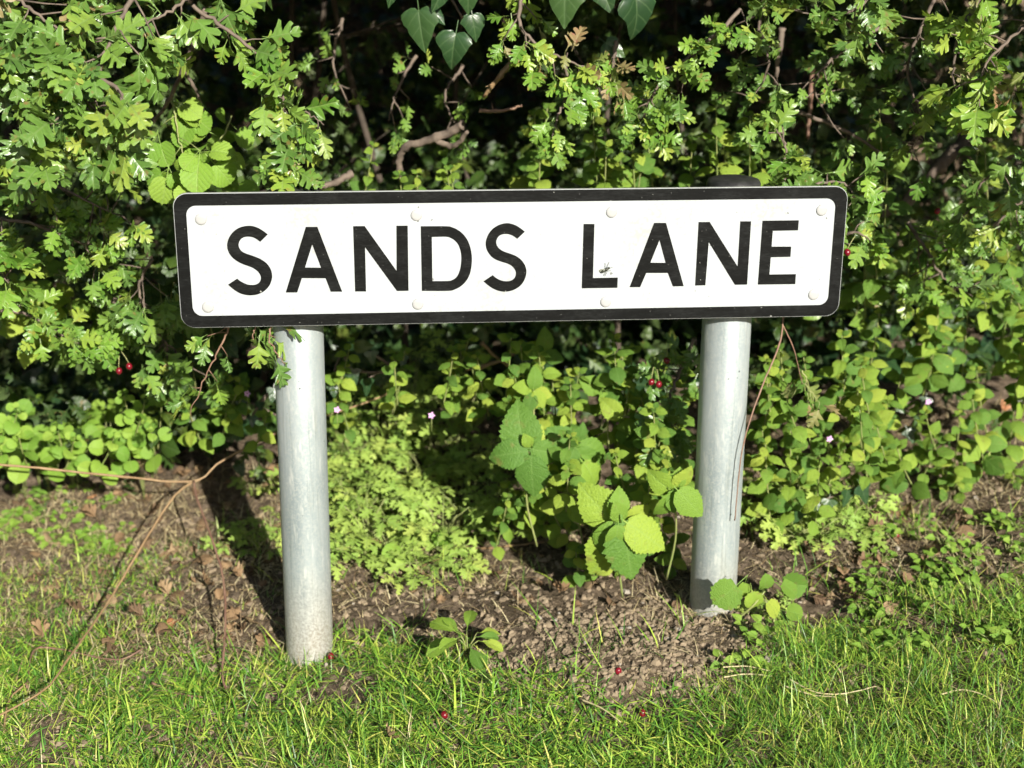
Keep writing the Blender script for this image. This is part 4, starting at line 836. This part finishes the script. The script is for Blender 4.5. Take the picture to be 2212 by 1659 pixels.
for lab, P in (('long pale dry stalk curved over the soil below the right post', [(1560, 1470), (1610, 1468), (1660, 1478)]), ('straighter pale dry stalk beside the curved one on the soil', [(1562, 1492), (1610, 1485), (1665, 1489)]),
               ('pale dry stalk bowed through the right-hand grass', [(1700, 1495), (1760, 1525), (1820, 1528), (1890, 1512)]), ('thin dry stalk under the bowed one in the grass', [(1690, 1510), (1750, 1530), (1800, 1535)]),
               ('arched dry stalk at the far right in the grass', [(2030, 1530), (2070, 1520), (2110, 1527), (2145, 1545)]), ('dry stalk in the grass at the bottom middle', [(1255, 1540), (1300, 1560), (1340, 1590)])):
    twig('dry_stalk', lab, [(x, y, .022) for x, y in P], .0011, M_STRAW if False else plain_mat('dry_stalk_skin', (0.46, 0.38, 0.19), .6, var=(0.55, 0.47, 0.28)), cat='stalk', ground=True)

# ------------------------------------------------------------------ fallen leaves and berries
def dead(label, px, py, size, mat=None, group=None, lift=.012, shape='dead', idx=None, name='fallen_leaf'):
    p = gnd(px, py) + np.array([0, 0, lift]); a = random.uniform(0, 6.28); d = np.array([math.cos(a), math.sin(a), random.uniform(-.1, .4)])
    M = frame(p, d, np.array([0, 0, 1]) + FACE * .5 + rv(.25), size); me = random.choice(leaf_meshes(shape if random.random() < .45 else 'deadlobe', mat or M_DEAD))
    o = link(name, me, None, Matrix(M.tolist())); tag(o, label, 'leaf', group); return o
dead('orange fallen leaf on the soil below the ferny patch', 880, 1205, .026, M_ORANGE)
dead('long curled brown leaf on the soil left of the right post', 1290, 1275, .055)
dead('broad tan fallen leaf in the grass at the right, below the thicket', 2105, 1055, .05, M_DEAD, lift=.03)
dead('bright orange shrivelled leaf in the litter left of the left post', 385, 1352, .03, M_ORANGE)
dead('orange leaf scrap near the round-leaved patch', 205, 1085, .024, M_ORANGE)
dead('grey crumpled leaf near the orange shrivelled one', 335, 1385, .045)
dead('grey-brown crumpled leaf in the grass by the tan stem', 215, 1435, .05)
dead('dark crumpled leaf in shade crossed by the tan stem', 235, 1250, .05)
dead('pale brown leaf pieces at the left, below the chickweed', 100, 1190, .06)
dead('tan leaf lying by the thin reddish stem', 355, 1210, .04)
dead('brown leaf resting against soil left of the big drooping plant', 1210, 1290, .035)
dead('tan scrap of leaf on litter right of the right post', 1800, 1235, .04)
dead('pinkish leaf in shade at far right among plants', 2170, 905, .03, M_ORANGE)
dead('pale leaf lying in the grass at the bottom left of centre', 860, 1610, .035)
for i in range(150):
    dead('small dry brown leaf in the litter left of the left post', random.uniform(30, 610), random.uniform(1000, 1400), random.uniform(.018, .04), group='dry leaves in the left litter', lift=random.uniform(.004, .014))
for i in range(60):
    dead('small dry brown leaf in the litter at the right', random.uniform(1720, 2120), random.uniform(1080, 1330), random.uniform(.018, .04), group='dry leaves in the right litter', lift=random.uniform(.004, .014))
for i in range(34):
    dead('small dry leaf scrap on the soil between the posts', random.uniform(740, 1480), random.uniform(1170, 1330), random.uniform(.014, .03), group='leaf scraps between the posts', lift=random.uniform(.004, .01))
def fallen_berry(label, px, py):
    p = gnd(px, py) + np.array([0, 0, .012]); root = empty('fallen_berry', p, label, 'berry'); add_berry(root, p, p)
for t in (('red berry on the soil between the posts, among thin grass', 1335, 1465), ('dark red berry in the grass at the bottom, right of centre', 1387, 1556), ('red berry on the ground at the foot of the left post', 715, 1432), ('tiny red berry in the grass at the bottom middle', 960, 1560), ('red berry in the chickweed at the right', 1935, 1170)): fallen_berry(*t)

# ------------------------------------------------------------------ the fly on the plate and the lump on the post
def fly():
    def pt(x, y): return Vector(((HM @ np.array([1460 + x / 18.43, 640 + y / 18.43, 1]))[:2] / (HM @ np.array([1460 + x / 18.43, 640 + y / 18.43, 1]))[2]).tolist())
    def w(x, y, h): q = pt(x, y); return np.array([q.x, -h, q.y + Z0])
    root = empty('fly', w(1000, 620, 0), 'small black fly sitting inside the angle of the letter L', 'fly'); b = w(1000, 620, 0)
    mb = plain_mat('fly_body', (0.012, 0.013, 0.010), .25, var=(0.05, 0.055, 0.035), scale=300)
    def blob(nm, p, d, rx, rl, parent=None):
        V, T = lathe([(0.05, -1)] + [(math.cos(a), math.sin(a)) for a in np.linspace(-1.3, 1.3, 8)] + [(0.05, 1)], 10); V = V * np.array([rx, rx, rl]); q = Vector((0, 0, 1)).rotation_difference(Vector(d)).to_matrix().to_4x4()
        return link(nm, mk(nm, V, T, mat=mb), root, Matrix.Translation(Vector(p - b)) @ q)
    ax = unit(w(1150, 520, .003) - w(850, 690, .003))
    blob('abdomen', w(880, 670, .003), ax, .0024, .0036); blob('thorax', w(1030, 590, .0034), ax, .0026, .0034); blob('head', w(1140, 530, .0032), ax, .0018, .0017)
    mw = plain_mat('fly_wing', (0.30, 0.31, 0.25), .3)
    for e in ((650, 680), (760, 740)):
        a, c = w(1000, 570, .0052), w(*e, .003); L = np.linalg.norm(c - a); V, T, U = SH['slim'][0]; link('wing', mk('wing', V, T, uv=U, mat=mw), root, Matrix(((lambda M: (M.__setitem__((slice(0, 3), 3), M[:3, 3] - b), M)[1])(frame(a, c - a, np.array([0, -1, .2]), L * .9))).tolist()))
    for P in (((960, 470), (985, 400), (968, 320)), ((1090, 410), (1120, 340), (1170, 270)), ((1180, 545), (1240, 525), (1310, 520)), ((1110, 670), (1170, 660), (1240, 680)), ((960, 760), (930, 850), (890, 910)), ((1050, 730), (1010, 830), (950, 930))):
        Q = [w(1020, 610, .002)] + [w(*q, h) for q, h in zip(P, (.003, .002, .0004))]; V, T = tube(np.array(Q) - b, .0003, 5); link('leg', mk('leg', V, T, mat=mb), root)
fly()
def lump():
    V, T = lathe([(.002, -1), (.6, -.85), (1, -.2), (.85, .5), (.4, .95)], 10); V = V * np.array([.003, .004, .0075]) + rng.normal(0, .0004, V.shape)
    p = at(1597, 1080, .055); o = link('mud_lump', mk('mud_lump', V, T, mat=M_CAP), None, Matrix.Translation(Vector(p))); tag(o, 'small black lump stuck on the right edge of the right post', 'lump')
lump()

# ------------------------------------------------------------------ soil crumbs, pebbles, grass
random.seed(50)
ICO_V, ICO_T = lathe([(.75, -.5), (1, .1), (.55, .75)], 5)
def in_tri_region(n, xr, yr):
    out = []
    for i in range(n): out.append(gnd(random.uniform(*xr), random.uniform(*yr)))
    return out
def crumbs(name, label, pts, smin, smax, mat, pw=2.5):
    Vs, Ts, o = [], [], 0
    for p in pts:
        s = smin + (smax - smin) * random.random() ** pw; V = ICO_V * s * rng.uniform(.7, 1.3, 3) * (1 + rng.normal(0, .18, (len(ICO_V), 1)))
        a = rng.uniform(0, 6.28); V = np.stack([V[:, 0] * math.cos(a) - V[:, 1] * math.sin(a), V[:, 0] * math.sin(a) + V[:, 1] * math.cos(a), V[:, 2]], 1)
        Vs.append(V + p + np.array([0, 0, -s * .15])); Ts.append(ICO_T + o); o += len(V)
    ob = link(name, mk(name, np.vstack(Vs), np.vstack(Ts), mat=mat, smooth=False)); tag(ob, label, 'soil', kind='stuff')
def fast_gnd(n, x0, x1, y0, y1):
    x = rng.uniform(x0, x1, n); y = rng.uniform(y0, y1, n); return np.stack([x, y, ground_top(x, y)], 1)
P = fast_gnd(11000, -.05, .55, -.26, .16); c = np.array([.24, -.09]); keep = (((P[:, 0] - .2) / .28) ** 2 + ((P[:, 1] + .06) / .17) ** 2) < rng.uniform(.5, 1.2, len(P)); P1 = P[keep]
P2 = fast_gnd(15000, -.75, .95, -.22, .6)
crumbs('soil_crumbs', 'loose brown soil crumbs on the bare ground', np.vstack([P1, P2]), .0006, .0075, M_CRUMB, 6)
crumbs('pebbles', 'small pale stones scattered in the soil', np.vstack([fast_gnd(90, -.7, .9, -.15, .6), fast_gnd(60, 0, .5, -.2, .12)]), .002, .007, M_STONE, 1.5)

EDGE = sorted([tuple(gnd(x, y)[:2]) for x, y in ((-40, 1330), (250, 1430), (480, 1440), (700, 1405), (900, 1375), (1060, 1440), (1180, 1500), (1400, 1530), (1560, 1500), (1680, 1400), (1780, 1340), (2000, 1300), (2230, 1290))])
EX, EY = np.array([e[0] for e in EDGE]), np.array([e[1] for e in EDGE])
def blades(n, region, length, width, lean, name, label, mat, dens, up=1.0, curl=.5):
    x = rng.uniform(region[0], region[1], n); y = rng.uniform(region[2], region[3], n); keep = rng.random(n) < dens(x, y); x, y = x[keep], y[keep]; n = len(x)
    clump = np.array([mnoise.noise(Vector((a * 9, b * 9, 3))) for a, b in zip(x, y)]); clump2 = np.array([mnoise.noise(Vector((a * 30, b * 30, 7))) for a, b in zip(x, y)])
    z = ground_top(x, y) - .004; L = rng.uniform(*length, n) * (1 + .5 * clump + .25 * clump2); W = rng.uniform(*width, n)
    a = rng.uniform(0, 2 * np.pi, n); a = a + 1.2 * clump2; l = np.clip(rng.normal(lean, .3, n), .05, 1.45); cu = rng.normal(curl, .45, n)
    S = 5; V = np.zeros((n, S * 2 - 1, 3)); U = np.zeros((n, S * 2 - 1, 2)); px, pz, ph = np.zeros(n), np.zeros(n), l.copy()
    ca, sa = np.cos(a), np.sin(a); sway = rng.normal(0, .3, n); tw = rng.uniform(-1.2, 1.2, n); cx, cyy, cz = x.copy(), y.copy(), z.copy()
    for s in range(S):
        t = s / (S - 1); w = W * (1 - t ** 1.8) * .5
        wx, wy, wz = -sa * np.cos(tw), ca * np.cos(tw), np.sin(tw)
        if s < S - 1:
            V[:, s * 2] = np.stack([cx + wx * w, cyy + wy * w, cz + wz * w * .5], 1); V[:, s * 2 + 1] = np.stack([cx - wx * w, cyy - wy * w, cz - wz * w * .5], 1)
        else: V[:, s * 2] = np.stack([cx, cyy, cz], 1)
        st = L / (S - 1); ang = a + sway * t
        cx = cx + np.sin(ph) * np.cos(ang) * st; cyy = cyy + np.sin(ph) * np.sin(ang) * st; cz = np.maximum(cz + np.cos(ph) * st, ground_top(cx, cyy) + .002); ph = np.clip(ph + cu / S, .02, 2.3)
        U[:, min(s * 2, S * 2 - 2):s * 2 + 2, 1] = t
    T = []
    for s in range(S - 2): T += [(s * 2, s * 2 + 1, s * 2 + 3), (s * 2, s * 2 + 3, s * 2 + 2)]
    T.append(((S - 2) * 2, (S - 2) * 2 + 1, (S - 1) * 2)); T = np.array(T); m = S * 2 - 1
    TT = (T[None] + (np.arange(n) * m)[:, None, None]).reshape(-1, 3); tint = np.repeat(np.clip(rng.random(n) * .95 + .25 * clump, 0, .999), m)
    o = link(name, mk(name, V.reshape(-1, 3), TT, uv=U.reshape(-1, 2), tint=tint, mat=mat)); tag(o, label, 'grass', kind='stuff')
def edge(x): return np.interp(x, EX, EY)
def nz(x, y, s, o): return np.array([mnoise.noise(Vector((a * s, b * s, o))) for a, b in zip(x, y)])
right = lambda x: sstep(.18, .38, x)
foot = lambda x, y: np.exp(-(((x + .30) / .05) ** 2 + ((y - .0) / .035) ** 2)) + .6 * np.exp(-(((x - .28) / .05) ** 2 + ((y - .02) / .03) ** 2))
blades(76000, (-.95, .3, -.62, .35), (.022, .058), (.0016, .0040), 1.15, 'lawn_grass', 'short trodden grass along the lower left and middle', M_GRASS, lambda x, y: (1 - right(x)) * np.clip(sstep(.07, -.10, y - edge(x) + .10 * nz(x, y, 9, 4)) * (.62 + 1.1 * nz(x, y, 8, 1)), 0, 1))
blades(11000, (-1.0, -.38, -.1, .5), (.016, .036), (.0014, .0026), .95, 'short_grass', 'thin short grass in the litter at the left edge', M_GRASS, lambda x, y: np.clip(.5 * sstep(-.42, -.6, x) + .9 * nz(x, y, 7, 6) * sstep(-.3, -.5, x), 0, 1))
blades(62000, (.1, 1.1, -.66, .25), (.026, .060), (.0012, .0026), .8, 'tall_grass', 'dense fine green grass in the lower right corner', M_GRASS, lambda x, y: right(x) * np.clip(sstep(.05, -.08, y - edge(x) + .07 * nz(x, y, 9, 4)) * (.70 + 1.0 * nz(x, y, 7, 2)), 0, 1), curl=.9)
blades(9000, (-.9, 1.05, -.3, .55), (.03, .08), (.0014, .0028), .6, 'stray_grass', 'scattered thin grass blades on the bare soil', M_GRASS, lambda x, y: np.clip(nz(x, y, 6, 5) * 1.6 - .1 + .8 * foot(x, y), 0, 1), curl=.6)
blades(62000, (-.95, 1.1, -.6, .75), (.014, .05), (.0010, .0024), 1.1, 'dry_grass', 'dry straw and dead grass lying over the verge', M_STRAW, lambda x, y: np.clip(.34 + .8 * nz(x, y, 5, 9) + .34 * sstep(-.2, -.4, x) + .2 * sstep(.5, .6, x), 0, 1) * (1 - .35 * sstep(-.02, -.14, y - edge(x))) * (1 - .8 * np.exp(-(((x - .2) / .24) ** 2 + ((y + .05) / .14) ** 2))), curl=.5)
